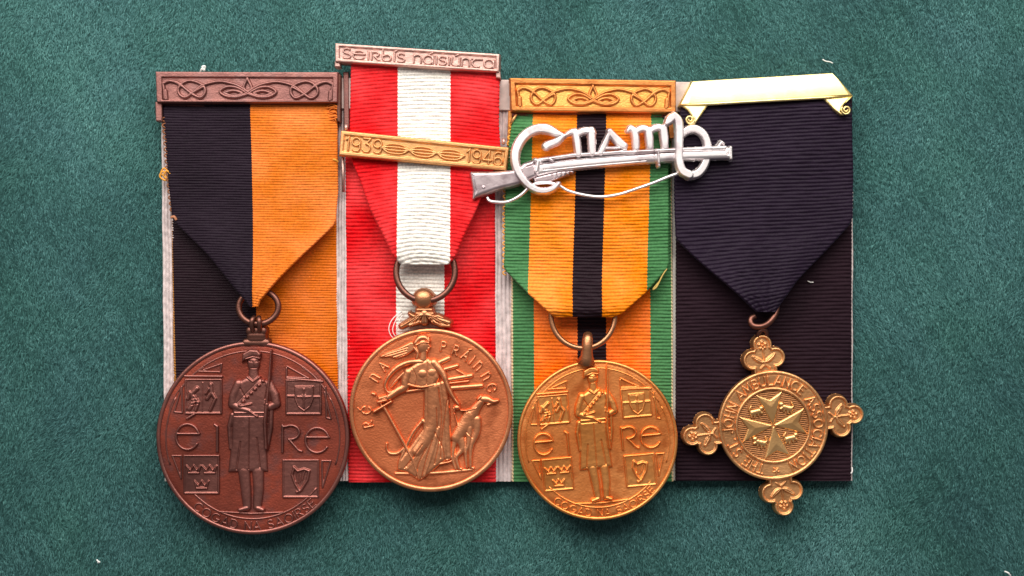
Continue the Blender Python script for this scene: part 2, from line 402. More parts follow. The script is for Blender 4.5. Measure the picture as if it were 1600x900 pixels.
def arc_text(txt, cx, cy, rad, a0, a1, height, gap, r, h, mat, parent, z0, h0, outward=True, name='letter', widen=None, **kw):
    """letters on a circle, angles clockwise from 12 o'clock; outward: tops point out, else tops point to the centre."""
    tot = sum(G[c][1] for c in txt) + gap * (len(txt) - 1); span = math.radians(a1 - a0)
    x = 0; unit = abs(span) * rad / tot
    if widen is None: widen = unit
    for c in txt:
        st, wd = G[c]
        if st:
            th = math.radians(a0) + span * (x + wd / 2) / tot
            o = np.array([cx + rad * math.sin(th), cy - rad * math.cos(th)])
            out = np.array([math.sin(th), -math.cos(th)]); right = np.array([math.cos(th), math.sin(th)])
            if not outward: out, right = -out, -right
            ss = [[tuple(o + right * (u - wd / 2) * widen + out * (v - .5) * height) for u, v in p] for p in st]
            reliefs_from_strokes(name, ss, r, h, mat, parent, z0, h0, **kw)
        x += wd + gap

# ---------------------------------------------------------------- ribbons: closed woven strips with real ribs
def lerp(tab, y):
    T = np.asarray(tab, float); return np.interp(y, T[:, 0], T[:, 1])
def ribbon(name, parent, mat, left, right, y0, y1, pitch, zmid, thick, h0, shift=None, ribh=0.8, arch=0.0, slope=0.0,
           per=6, ncol=46, wrinkle=0.8, jag=0.6, seed=0, label=None, scallop=1.0):
    r_ = np.random.default_rng(seed)
    nr = int((y1 - y0) / pitch * per) + 1
    ys = np.linspace(y0, y1, nr)
    u = np.linspace(0, 1, ncol); u = 0.5 - 0.5 * np.cos(PI * u) * (0.35 + 0.65 * np.abs(np.cos(PI * u)) ** 0.0) if False else u
    edge = np.array([0, .004, .012, .025]); u = np.unique(np.r_[edge, np.linspace(.045, .955, ncol - 8), 1 - edge])
    bend = np.clip((lerp(thick, ys) - 3.6) / 2, 0, 1)
    XL = lerp(left, ys) + bend * 1.4 * np.sin(ys * .055 + seed); XR = lerp(right, ys) + bend * 1.4 * np.sin(ys * .048 + 2 * seed)
    Y, U = np.meshgrid(ys, u, indexing='ij')
    wd = (XR - XL)[:, None]
    # rib phase follows the cloth: slope and arch move it across the strip
    ph = (Y - arch * 0 + (arch * (1 - (2 * U - 1) ** 2) + slope * (U - .5))) / pitch
    # pitch irregularity
    ph = ph + 0.16 * np.sin(ph * 0.31 + 1.0 + seed) + 0.10 * np.sin(U * 9 + ph * 0.07) + 0.10 * np.sin(U * 4.3 + ph * 0.23 + seed)
    sc = np.abs(np.sin(PI * (Y + slope * 0.0) / pitch)) * scallop
    X = XL[:, None] + U * wd + np.where(U < .5, 1, -1) * (1 - np.minimum(np.minimum(U, 1 - U) * wd / 3.0, 1)) * (scallop - sc) * np.clip((4.6 - lerp(thick, ys)) / 1.2, 0, 1)[:, None]
    ZM = lerp(zmid, ys)[:, None]; T = lerp(thick, ys)[:, None]
    e = np.minimum(U, 1 - U) * wd; rr = np.maximum(T / 2, .5)
    prof = np.sqrt(np.clip(1 - (1 - np.clip(e / rr, 0, 1)) ** 2, 0, 1))
    wr = np.zeros_like(X)
    for _ in range(10):
        kx, ky = r_.normal(0, .022), r_.normal(0, .03); wr += np.sin(kx * X + ky * Y + r_.uniform(0, 6.28)) / 3.2
    wr *= wrinkle
    wr += bend[:, None] * (2.2 * np.sin(U * 7.5 + ys[:, None] * .02 + seed) * np.abs(2 * U - 1) + 1.2 * np.sin(U * 15 + seed))
    rib = 1.75 * ribh * (np.abs(np.sin(PI * ph)) ** 0.55)
    amp = 1 + 0.35 * np.sin(U * 37 + 3 * np.sin(ph)) * np.sin(ph * 1.7)
    ZT = ZM + wr + T / 2 * prof + rib * amp * np.clip(e / 2, .15, 1)
    ZB = ZM + wr - T / 2 * prof
    sh = 0 if shift is None else lerp(shift, ys)[:, None]
    A = X - sh + jag * (np.abs(((ph * 1.0) % 1) - .5) * 4 - 1)
    nc = len(u); nb = np.arange(nc - 2, 0, -3)          # underside columns
    PX = np.concatenate([X, X[:, nb]], 1); PY = np.concatenate([Y, Y[:, nb]], 1)
    PZ = np.concatenate([ZT, ZB[:, nb]], 1); AT = np.concatenate([A, A[:, nb]], 1)
    m = PX.shape[1]
    V = place(PX.ravel(), PY.ravel(), PZ.ravel(), h0)
    i = np.arange(nr - 1)[:, None]; j = np.arange(m)[None, :]; j2 = (j + 1) % m
    F = np.stack([i * m + j, (i + 1) * m + j, (i + 1) * m + j2, i * m + j2], -1).reshape(-1, 4)
    o = mesh_obj(name, V, F, mat, parent, attrs={'across': ('POINT', AT.ravel())}, label=label)
    return o

def disc_body(name, cx, cy, R, zb, zt, rim_w, mat, parent, h0, seg=160):
    """struck blank: rounded edge and a very slightly dished field; the rim is its own part"""
    prof = [(0.001, zb), (R - 2.5, zb), (R - .8, zb + 1.2), (R, zb + 3.5), (R, zt - 3.5), (R - .8, zt - 1), (R - 2, zt - .2)]
    for t in np.linspace(0, 1, 14): prof.append(((R - 3) * (1 - t) + .001 * t, zt - 1.6 * math.sin(PI * .5 * t) + 0.3 * math.cos(t * 9)))
    V, F = [], []; n = len(prof)
    for i in range(seg):
        a = 2 * PI * i / seg
        for r, z in prof: V.append((cx + r * math.cos(a), cy - r * math.sin(a), z))
    V = np.array(V)
    for i in range(seg):
        i2 = (i + 1) % seg
        for j in range(n - 1): F.append((i * n + j, i2 * n + j, i2 * n + j + 1, i * n + j + 1))
    return mesh_obj(name, place(V[:, 0], V[:, 1], V[:, 2], h0), F, mat, parent)
def ring_ridge(name, cx, cy, r, w_, h, z, mat, parent, h0, a0=0, a1=360, seg=160):
    a = np.radians(np.linspace(a0, a1, seg if a1 - a0 == 360 else max(8, int(seg * (a1 - a0) / 360)), endpoint=(a1 - a0 != 360)))
    pts = [(cx + r * math.sin(t), cy - r * math.cos(t), z) for t in a]
    return tube(name, pts, w_, mat, parent, h0, closed=(a1 - a0 == 360), seg=10, flat=h / w_)

# ================================================================ SETTING: green felt cloth
R0 = 2.2
Wx, Wy = 800 * R0 * S, 450 * R0 * S
nx, ny = 121, 69
gx = np.linspace(-Wx, Wx, nx); gy = np.linspace(-Wy, Wy, ny); GX, GY = np.meshgrid(gx, gy)
GZ = np.zeros_like(GX)
for _ in range(12):
    a, b_, p = rng.normal(0, 60), rng.normal(0, 60), rng.uniform(0, 6.28); GZ += np.sin(a * GX + b_ * GY + p) * 0.000008
GZ -= 0.00030
i = np.arange(ny - 1)[:, None]; j = np.arange(nx - 1)[None, :]
F = np.stack([i * nx + j, i * nx + j + 1, (i + 1) * nx + j + 1, (i + 1) * nx + j], -1).reshape(-1, 4)
cloth = mesh_obj('cloth', np.stack([GX, GY, GZ], -1).reshape(-1, 3), F, M['felt'])
cloth['kind'] = 'structure'; cloth['label'] = 'green felt cloth lying under the medals'

def build_nap(n):
    x = rng.uniform(-1000, 1000, n); y = rng.uniform(-580, 580, n)          # pixels from the picture centre, y up
    m_ = int(n * .36); xo = rng.uniform(-1755, 1755, m_); yo = rng.uniform(-985, 985, m_)
    ko = (np.abs(xo) > 985) | (np.abs(yo) > 568); x = np.r_[x, xo[ko]]; y = np.r_[y, yo[ko]]
    inside = (x > -530) & (x < 520) & (y < 310) & (y > -285)
    x = x[~inside]; y = y[~inside]; n = len(x)
    def fld(sc, k=18):
        f = np.zeros(n)
        for _ in range(k):
            a, b_, p = rng.normal(0, sc), rng.normal(0, sc * .6), rng.uniform(0, 6.28); f += np.sin(a * x + b_ * y + p)
        return f / math.sqrt(k / 2)
    streak = sum(np.sin(rng.normal(0, .16) * x + rng.normal(0, .02) * y + rng.uniform(0, 6.28)) for _ in range(18)) / 3
    clump = fld(.28); clump2 = fld(.10); big = fld(.015)
    ln = rng.uniform(3.6, 8.0, n)
    th = -PI / 2 + 0.22 * fld(.03) + rng.normal(0, .34, n)
    th = np.where(rng.random(n) < .14, rng.uniform(0, 2 * PI, n), th)
    el = np.radians(np.clip(rng.normal(16, 9, n) + 1.5 * clump, 1, 75))
    wd = rng.uniform(.28, .55, n)
    out = (np.abs(x) > 985) | (np.abs(y) > 568); wd = np.where(out, wd * 2.2, wd); ln = np.where(out, ln * 1.5, ln)
    dx, dy, dz = np.cos(el) * np.cos(th), np.cos(el) * np.sin(th), np.sin(el)
    sxv, syv = -np.sin(th), np.cos(th)
    z0 = rng.uniform(-1.6, 1.0, n) + .3 * clump + .2 * clump2
    roll = rng.normal(0, .5, n)
    B1 = np.stack([x - sxv * wd, y - syv * wd, z0 - wd * roll], -1); B2 = np.stack([x + sxv * wd, y + syv * wd, z0 + wd * roll], -1)
    Tt = np.stack([x + dx * ln, y + dy * ln, z0 + dz * ln * .8], -1)
    V = np.stack([B1, B2, Tt], 1).reshape(-1, 3) * S
    F = np.arange(n * 3).reshape(-1, 3)
    tone = np.clip(1.0 + .12 * big + .05 * clump2 + .03 * streak + .13 * fld(.55) + rng.normal(0, .27, n), .4, 1.9)
    tone = np.where(rng.random(n) < .003, rng.uniform(1.5, 2.0, n), tone)
    o = mesh_obj('felt_nap', V, F, M['nap'], cloth, smooth=False, attrs={'tone': ('FACE', tone)})
    o['kind'] = 'stuff'
build_nap(900000)

# ================================================================ THE MOUNT behind the medals
mount = thing('medal_mount', 'flat mounting board wrapped in four backing ribbons behind the medals', 'mounting board', 795, 440, 0)
def slab(name, quad, z0, z1, mat, parent, h0, bev=1.2, label=None, step=1.6):
    P = np.asarray(quad, float)
    n = len(P); c = P.mean(0)
    def ins(d):
        out = []
        for k in range(n):
            a, b, e = P[k - 1], P[k], P[(k + 1) % n]
            v1 = (a - b) / np.linalg.norm(a - b); v2 = (e - b) / np.linalg.norm(e - b); out.append(b + (v1 + v2) * d)
        return np.array(out)
    rings = [(ins(bev), z0), (P, z0 + bev), (P, z1 - bev), (ins(bev * .4), z1 - bev * .35), (ins(bev), z1)]
    V = np.vstack([np.c_[r, np.full(n, z)] for r, z in rings]); F = []
    for q in range(len(rings) - 1):
        for k in range(n):
            k2 = (k + 1) % n; F.append((q * n + k, (q + 1) * n + k, (q + 1) * n + k2, q * n + k2))
    F.append(tuple(range(n))); F.append(tuple(reversed([(len(rings) - 1) * n + k for k in range(n)])))
    W = place(V[:, 0], V[:, 1], V[:, 2], h0)
    return mesh_obj(name, W, [tuple(reversed(f)) for f in F], mat, parent, smooth=False, label=label)

slab('backing_board', [(252, 122), (1318, 136), (1328, 750), (258, 752)], 0.5, 11, M['board'], mount, 8)
slab('card_strip', [(251, 119), (1078, 129), (1078, 176), (251, 168)], 11.2, 19, M['card'], mount, 13)
def tape(x0t, x0b, x1t, x1b, y0, y1, z, nridge=4):
    ys = np.linspace(y0, y1, 170); us = np.linspace(0, 1, nridge * 8 + 1)
    Y, U = np.meshgrid(ys, us, indexing='ij'); t = (Y - y0) / (y1 - y0)
    XL = x0t + (x0b - x0t) * t; XR = x1t + (x1b - x1t) * t
    X = XL + U * (XR - XL) + .5 * np.sin(Y * .05)
    Z = z + 3.0 * np.abs(np.sin(PI * U * nridge)) ** .5 + .35 * np.sin(Y * 1.9 + np.floor(U * nridge) * 2)
    Z = np.where((U == 0) | (U == 1), z - 3, Z)
    nr, m = X.shape
    i = np.arange(nr - 1)[:, None]; j = np.arange(m - 1)[None, :]
    F = np.stack([i * m + j, (i + 1) * m + j, (i + 1) * m + j + 1, i * m + j + 1], -1).reshape(-1, 4)
    return mesh_obj('edging_tape', place(X.ravel(), Y.ravel(), Z.ravel(), 13), F, M['tape'], mount)
tape(252, 256, 272, 277, 186, 640, 12.2)
tape(524, 525, 546, 549, 166, 751, 12.0, 5)
tape(772, 772, 802, 806, 158, 752, 12.0, 5)
tape(1324, 1326, 1334, 1333, 300, 751, 9.0, 2)

FB = {}
FB[1] = fabric('ribbon_black_orange', [(0, BROWN), (3, (0.0145, 0.0075, 0.0150)), (141, (0.72, 0.178, 0.018))], 0, 300)
FB[2] = fabric('ribbon_red_white', [(0, RED), (72, WHITE), (154, RED)], 0, 260, rough=.6)
FB[3] = fabric('ribbon_green_amber_black', [(0, GOLD), (3, GREEN), (45, FRONT_AMBER), (114, BLACK), (160, FRONT_AMBER), (230, GREEN), (266, GOLD)], 0, 280, rough=.5)
FB[4] = fabric('ribbon_navy', [(0, (0.0150, 0.0078, 0.0190)), (100, (0.0150, 0.0078, 0.0190))], 0, 300, rough=.5, sheen=.06, sheen_tint=(.6, .6, 1))
FK = {}
FK[1] = fabric('backing_black_orange', [(0, (0.36, 0.15, 0.03)), (2.0, BLACK), (130, (0.68, 0.145, 0.006))], 0, 300)
FK[2] = fabric('backing_red_white', [(0, RED), (79, WHITE), (154, RED)], 0, 260)
FK[3] = fabric('backing_green_amber_black', [(0, CREAM), (3, GREEN), (36, AMBER), (103, BLACK), (148, AMBER), (217, GREEN), (250, CREAM)], 0, 280)
FK[4] = fabric('backing_navy', [(0, (0.0175, 0.0070, 0.0120)), (100, (0.0175, 0.0070, 0.0120))], 0, 300, rough=.7)
def sft(x): return [(0, x), (900, x)]
flat_t = [(0, 3.2), (900, 3.2)]
ribbon('back_ribbon', mount, FK[1], [(170, 262), (340, 268), (750, 273)], [(170, 528), (350, 527), (750, 530)], 172, 752, 3.95, [(170, 13.5), (752, 13.5)], flat_t, 14,
       shift=[(170, 266), (340, 267), (750, 277)], ribh=.75, wrinkle=.5, seed=1, label='black and orange backing ribbon behind the dark copper medal')
ribbon('back_ribbon', mount, FK[2], [(130, 543), (250, 539), (752, 544)], [(130, 782), (250, 774), (752, 776)], 136, 753, 5.7, [(130, 13.5), (752, 13.5)], flat_t, 14,
       shift=sft(540), ribh=1.1, wrinkle=.5, seed=2, label='red and white backing ribbon behind the winged figure medal')
ribbon('back_ribbon', mount, FK[3], [(160, 797), (752, 799)], [(160, 1050), (752, 1053)], 162, 752, 5.3, [(130, 13.3), (752, 13.3)], flat_t, 14,
       shift=[(160, 797), (752, 799)], ribh=1.1, wrinkle=.5, seed=3, label='green amber and black backing ribbon')
ribbon('back_ribbon', mount, FK[4], [(150, 1056), (752, 1055)], [(150, 1332), (752, 1330)], 150, 751, 6.0, [(130, 13.5), (752, 13.5)], flat_t, 14,
       shift=sft(1050), ribh=1.1, wrinkle=.8, seed=4, slope=4, label='plain navy backing ribbon')
for k in range(3):
    a = 608 + 6 * k; pts = spline([(628 + k, 486 + 3 * k, 18), (a + 6, 498, 21 + k), (a, 512 + 2 * k, 22), (a + 3, 524, 21), (a + 10, 530 - k, 20)], 6)
    tube('loose_thread', pts, .7, M['white_thread'], mount, 18, seg=6)
tube('loose_thread', spline([(1262, 439, 17.5), (1266, 441, 18.5), (1271, 441, 17.5)], 5), .8, M['white_thread'], mount, 18, seg=6)
tube('loose_thread', spline([(1322, 742, 12), (1330, 738, 15), (1331, 730, 13)], 5), 1.2, M['white_thread'], mount, 12, seg=6)

# ================================================================ shared medal pieces
GRP = 'medals mounted side by side on one board'
med1 = thing('medal', 'brown copper round medal with soldier, on a black and orange ribbon', 'medal', 396, 684, 18, GRP)
med2 = thing('medal', 'bronze round medal with winged figure and dog, on a red and white ribbon', 'medal', 673, 640, 18, GRP)
med3 = thing('medal', 'orange gilt round medal with soldier, on a green, amber and black ribbon', 'medal', 934, 687, 18, GRP)
med4 = thing('medal', 'brass cross-shaped medal with trefoil arms on a plain navy ribbon', 'medal', 1208, 664, 18, GRP)

# ---- front ribbons
rb1 = ribbon('ribbon', med1, FB[1], [(160, 253), (200, 256), (280, 262), (338, 269), (345, 272), (400, 326), (440, 362), (470, 388), (480, 394)],
       [(160, 526), (200, 528), (300, 529), (345, 525), (353, 521), (400, 475), (440, 437), (470, 410), (480, 406)], 160, 479, 3.95,
       [(160, 25), (168, 28.5), (180, 29.5), (240, 29), (330, 31), (400, 38), (455, 46), (479, 46)], [(160, 3), (300, 3), (350, 5), (400, 8), (479, 9)], 30,
       shift=[(160, 249), (260, 252), (400, 256), (480, 257)], ribh=.72, wrinkle=1.0, seed=11, slope=-2)
rb2 = ribbon('ribbon', med2, FB[2], [(94, 548), (200, 546), (255, 550), (264, 554), (330, 581), (398, 612), (406, 619), (414, 628)],
       [(94, 782), (190, 780), (255, 784), (268, 772), (310, 751), (360, 731), (398, 716), (406, 710), (414, 701)], 96, 413, 5.8,
       [(90, 26), (100, 32), (130, 32), (215, 30), (250, 30), (300, 35), (380, 41), (400, 40), (414, 35)], [(90, 3.2), (250, 3.2), (330, 7), (414, 8)], 32,
       shift=sft(549.5), ribh=1.25, wrinkle=1.3, arch=9, seed=12)
rb3 = ribbon('ribbon', med3, FB[3], [(172, 812), (178, 806), (190, 799), (260, 790), (330, 788), (416, 788), (424, 792), (458, 823), (490, 857), (496, 866)],
       [(172, 1034), (190, 1040), (260, 1045), (330, 1046), (410, 1045), (420, 1042), (458, 1009), (490, 972), (496, 958)], 173, 495, 5.3,
       [(170, 18), (178, 25), (200, 31), (300, 30), (410, 30), (430, 33), (478, 47), (486, 47), (495, 41)], [(170, 3.2), (380, 3.2), (430, 6), (495, 8)], 32,
       shift=[(172, 787), (330, 783), (450, 779), (500, 779)], ribh=1.15, wrinkle=1.0, seed=13, slope=-1, arch=-2)
rb4 = ribbon('ribbon', med4, FB[4], [(152, 1066), (200, 1058), (280, 1053), (368, 1054), (376, 1057), (420, 1104), (460, 1148), (482, 1172), (488, 1180)],
       [(152, 1328), (180, 1332), (280, 1334), (340, 1332), (352, 1326), (400, 1282), (440, 1244), (475, 1216), (488, 1208)], 154, 487, 5.9,
       [(152, 26), (165, 30), (200, 30.5), (300, 30), (370, 34), (420, 42), (460, 47), (487, 45)], [(152, 3.2), (330, 3.2), (380, 6), (487, 9)], 32,
       shift=sft(1050), ribh=1.2, wrinkle=1.2, seed=14, slope=14)
# frayed edge threads
for (p, sd) in (((258, 268), 1), ((256, 273), 2), ((262, 272), 3)):
    r_ = np.random.default_rng(sd); x, y = p
    pts = spline([(x + 6, y + 2, 30), (x - 1, y - 5, 31.5), (x - 6, y + 2, 31), (x - 2, y + 7, 30), (x + 3, y + 9, 29)], 5)
    tube('frayed_thread', pts, 1.5, M['gold_thread'], rb1, 30, seg=6)
tube('frayed_thread', spline([(268, 340, 33), (273, 339, 35), (276, 344, 34)], 5), 2.2, plain('tan_thread', (.45, .18, .09)), rb1, 32, seg=6)
M['orange_thread'] = plain('orange_thread', (0.72, 0.17, 0.012), 0.75, 0.3)
for k in range(9):
    y = 166 + 2.6 * k + random.uniform(-1, 1); x = random.uniform(508, 518)
    tube('frayed_thread', spline([(x, y + random.uniform(0, 5), 31), (x + 6, y + random.uniform(-2, 3), 33), (524 + random.uniform(-1, 3), y + random.uniform(-3, 3), 34), (527 + random.uniform(-1, 2), y + random.uniform(2, 7), 31)], 5),
         random.uniform(.8, 1.4), M['orange_thread'], rb1, 32, seg=6)
tube('frayed_thread', spline([(520, 249, 31), (524, 250, 33), (528, 253, 30)], 5), 1.8, M['gold_thread'], rb1, 32, seg=6)
tube('frayed_thread', spline([(1042, 420, 33), (1034, 432, 36), (1026, 448, 36), (1020, 452, 35), (1030, 440, 35)], 6), 1.1, plain('straw_thread', (.55, .38, .10)), rb3, 34, seg=6)
for k in range(26):
    y = 196 + k * 9.2; x = float(np.interp(y, [190, 260, 330, 416], [799, 790, 788, 788]))
    if 225 < y < 270: continue
    tube('edge_loop', spline([(x + 3, y - 3, 31), (x - 1.6, y - 1, 32), (x - 1.6, y + 2, 32), (x + 3, y + 4, 31)], 4), 1.1, M['gold_thread'], rb3, 31, seg=5)
for k in range(16):
    y = 186 + k * 9.4; x = float(np.interp(y, [160, 200, 280, 338], [253, 256, 262, 269]))
    tube('edge_loop', spline([(x + 3, y - 3, 30), (x - 1.2, y - 1, 31), (x - 1.2, y + 2, 31), (x + 3, y + 4, 30)], 4), 1.2, plain('rust_thread', (.22, .07, .02)), rb1, 31, seg=5)

# ---- brooch bars
def plate_bar(parent, mat, outer, inner, zb, zt, h0, depth=3.2, bev=1.6):
    P = np.asarray(outer, float)
    c = Relief(P[:, 0].min() - 3, P[:, 1].min() - 3, P[:, 0].max() + 3, P[:, 1].max() + 3, .8, -(zt - zb))
    c.H[:] = c.floor
    w_, d = c.sd_poly(outer); e = np.clip(d / bev, 0, 1)
    c.H[w_] = np.where(d > 0, (np.sqrt(1 - (1 - e) ** 2) - 1) * bev * .9, np.maximum(d * 9 - bev, c.floor))
    c.recess(inner, depth, 1.6)
    for _ in range(40):
        kx, ky = rng.normal(0, .25, 2); c.H += np.where(c.H > c.floor + 1, 0.013 * np.sin(kx * c.X + ky * c.Y + rng.uniform(0, 6.28)), 0)
    return c.mesh('frame', mat, parent, zt, h0, closed=True)

KNOT = [[(-116, 15), (-117, 0), (-118, -9), (-112, -13), (-101, -10), (-92, -4)],
        [(-118, -8), (-110, -12), (-98, -10), (-87, 0), (-76, 9), (-66, 13), (-60, 6), (-61, -3), (-68, 0), (-77, 6), (-87, 13), (-95, 9), (-97, 0), (-91, -9), (-81, -13), (-70, -10), (-62, -5)],
        [(-77, 6), (-66, -4), (-55, -9), (-40, -12), (-27, -10), (-15, -6), (-4, 1), (4, 7), (15, 12), (28, 11)],
        [(0, 7), (-15, 12), (-30, 11), (-39, 4), (-30, -3.5), (-17, -3), (-4, 4)],
        [(-33, 6), (-20, 2), (-8, 7), (-20, 10.5), (-33, 7)]]
LEAF = [[(-1, -17), (-6, -3), (-1, 3), (5, -2), (-1, -17)]]
def knotwork(parent, mat, cx, cy, sx, sy, ang, zt, h0, r=2.6, h=4.0):
    ca, sa = math.cos(ang), math.sin(ang)
    def T(p): return [(cx + x * sx * ca - y * sy * sa, cy + x * sx * sa + y * sy * ca) for x, y in p]
    for side in (1, -1):
        for grp in (KNOT[:2], KNOT[2:3], KNOT[3:]):
            st = [T(spline([(x * side, y) for x, y in p], 5)) for p in grp]
            reliefs_from_strokes('knot_strand', st, r, h if grp is not KNOT[2:3] else h * 1.15, mat, parent, zt, h0, floor=-1.2)
    reliefs_from_strokes('knot_leaf', [T(spline(p, 5)) for p in LEAF], r, h, mat, parent, zt, h0, floor=-1.2)
    for side in (1, -1):
        reliefs_from_strokes('knot_leaf', [T([(-115 * side, 3), (-114 * side, 16)])], r * 1.35, h, mat, parent, zt, h0, floor=-1.2)

def arm_piece(parent, mat, quad, z0, z1, h0): return slab('side_arm', quad, z0, z1, mat, parent, h0, 1.4)

def bar_root(name, parent, px, py, h):
    o = bpy.data.objects.new(name, None); o.empty_display_size = .003; link(o, parent); return o

tb1 = bar_root('top_bar', med1, 387, 140, 30)
plate_bar(tb1, M['copper_bar'], [(245, 113), (529, 114), (528, 161), (247, 161)], [(254, 121), (522, 122), (521, 159), (255, 158)], 26, 42, 34)
knotwork(tb1, M['copper_bar'], 388, 140, 1.12, 1.0, .006, 38.9, 38)
arm_piece(tb1, M['copper_bar'], [(244, 160), (254.5, 160), (254.5, 190), (245, 190)], 16, 36, 30)
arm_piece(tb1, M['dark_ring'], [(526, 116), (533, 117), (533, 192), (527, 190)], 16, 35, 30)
tube('ribbon_rod', [(250, 166, 25), (530, 168, 25)], 4.0, M['copper_bar'], tb1, 28)

tb2 = bar_root('top_bar', med2, 653, 100, 30)
plate_bar(tb2, M['pink_copper'], [(525, 69), (781, 86), (780, 114), (525, 98)], [(530.5, 73.5), (776, 89.5), (776, 110.5), (530.5, 94)], 28, 45, 36, depth=2.6)
line_text('Seirbís náisiúnta', (536, 91.5), (771, 107.5), 15.5, .19, 1.55, 3.2, M['pink_copper'], tb2, 42.6, 40)
arm_piece(tb2, M['pink_copper'], [(524, 97), (532.5, 97.5), (533, 106), (524, 106)], 16, 41, 32)
arm_piece(tb2, M['pink_copper'], [(775, 113), (782, 113), (783, 124), (775, 123)], 16, 41, 32)
tube('ribbon_rod', [(530, 98, 29), (778, 113, 29)], 3.6, M['dark_ring'], tb2, 30)
arm_piece(tb2, M['copper_bar'], [(536, 112), (545, 112), (546, 200), (537, 200)], 15, 20, 20)

cl = bar_root('date_clasp', med2, 664, 236, 36)
plate_bar(cl, M['clasp'], [(534, 205), (795, 231.5), (791, 267), (531, 243)], [(538.5, 211), (790, 236.5), (786.5, 261), (536, 238)], 35, 46, 38, depth=2.8)
ca = math.atan2(26.5, 261)
line_text('1939', (540.5, 235), (595, 240), 21, .22, 1.75, 3.4, M['clasp'], cl, 43.4, 42, name='digit')
line_text('1946', (729, 254), (783, 259.5), 21, .22, 1.75, 3.4, M['clasp'], cl, 43.4, 42, name='digit')
for (mx, my) in ((618, 233), (661, 237.5), (704.5, 242)):
    st = []
    for k in (-7.4, -2.6, 2.6, 7.4):
        p = spline([(-21.5, 0), (-12, k * .8), (0, k), (12, k * .8), (21.5, 0)], 6)
        st.append([(mx + x * math.cos(ca) - y * math.sin(ca), my + x * math.sin(ca) + y * math.cos(ca)) for x, y in p])
    reliefs_from_strokes('knot_loop', st, 1.6, 2.8, M['clasp'], cl, 43.4, 42, floor=-1.2)
for (x, y) in ((541, 197), (787, 219)):
    tube('clasp_pin', [(x, y - 2, 33), (x, y + 6, 36)], [3.2, 2.6], M['pink_copper'], cl, 34)
tube('clasp_link', [(536, 244, 30), (536, 300, 24)], 2.2, M['pink_copper'], cl, 28)

tb3 = bar_root('top_bar', med3, 926, 151, 30)
plate_bar(tb3, M['bar_gilt'], [(797, 123), (1055, 127), (1055, 177), (799, 174)], [(804, 131), (1048, 135), (1048, 170), (806, 168)], 26, 42, 34)
slab('ground_plate', [(806.5, 133), (1046, 137), (1046, 168.5), (808, 166)], 37, 39.2, M['ground'], tb3, 38, .5)
knotwork(tb3, M['bar_gilt'], 927, 151.5, 1.0, 1.0, .012, 38.9, 38)
arm_piece(tb3, M['bar_gilt'], [(794, 173), (801, 173), (799, 228), (792, 228)], 16, 27, 26)
arm_piece(tb3, M['bar_gilt'], [(1044, 176), (1054, 176), (1054, 216), (1046, 216)], 16, 30, 28)
tube('ribbon_rod', [(800, 179, 25), (1050, 182, 25)], 3.6, M['copper_bar'], tb3, 28)
tube('wire_end', [(798, 193, 34), (807, 179, 34)], 2.0, M['clasp'], tb3, 32)

# ---- gold scroll bar
tb4 = bar_root('top_bar', med4, 1198, 145, 30)
c = Relief(1055, 106, 1340, 176, .8, -14)
bq = [(1082, 126), (1302, 113), (1333, 149.5), (1062, 164.5)]
w_, d = c.sd_poly(bq); X, Y = c.X[w_], c.Y[w_]
yt = 126 - (X - 1082) * 13 / 220; v = np.clip((Y - yt) / 38, -.1, 1.1)
hh = 2 + 7 * v
hh = np.minimum(hh, 2 + 7 * v - np.clip(X - (1303 + 22 * v), 0, 99) * .35)
hh = np.minimum(hh, 2 + 7 * v - np.clip((1083 - 8 * v) - X, 0, 99) * .35)
hh = hh + 1.3 * np.sin(np.clip(v, 0, 1) * PI) + .5 * np.sin(X * .045)
e = np.clip(d / 1.6, 0, 1)
c.H[w_] = np.where(d > 0, hh - 1.6 * (1 - np.sqrt(1 - (1 - e) ** 2)), np.maximum(d * 9, -14))
c.mesh('banner', M['gold'], tb4, 30, 36, closed=True)
tube('banner_lip', [(1064, 163.5, 37), (1110, 162, 38), (1200, 157, 38.4), (1290, 152, 38), (1331, 149.5, 36.5)], [1.6, 2.4, 2.6, 2.4, 1.6], M['gold'], tb4, 40)
for poly, cen, sgn, a0 in (([(1064, 164), (1107, 162.5), (1096, 179), (1086, 194), (1078, 196), (1073, 193), (1080, 188), (1081, 181), (1075, 172)], (1077, 187.5), 1, -40),
                       ([(1287, 153), (1332, 150), (1322, 160), (1315, 168), (1313, 175), (1318, 180), (1313, 180), (1303, 172)], (1320.5, 172.5), -1, 220)):
    P = np.array(poly, float)
    c = Relief(P[:, 0].min() - 3, P[:, 1].min() - 3, P[:, 0].max() + 3, P[:, 1].max() + 3, .7, -10)
    w_, d = c.sd_poly(poly); e = np.clip(d / 1.5, 0, 1)
    fold = np.clip((c.Y[w_] - P[:, 1].min()) / (np.ptp(P[:, 1])), 0, 1)
    c.H[w_] = np.where(d > 0, 3 + 5.5 * fold - 1.5 * (1 - e), np.maximum(6 + d * 8, -10))
    c.mesh('scroll_end', M['gold'], tb4, 33.5, 38, closed=True)
    t = np.linspace(0, 1, 34); rad = 7.8 * (1 - t) + 1.6 * t
    an = np.radians(a0) + sgn * t * 4.4 * PI * .75
    tube('scroll_curl', [(cen[0] + r * math.cos(q), cen[1] + r * math.sin(q), 42 + 1.5 * k) for r, q, k in zip(rad, an, t)], 1.5, M['gold'], tb4, 36, seg=8)

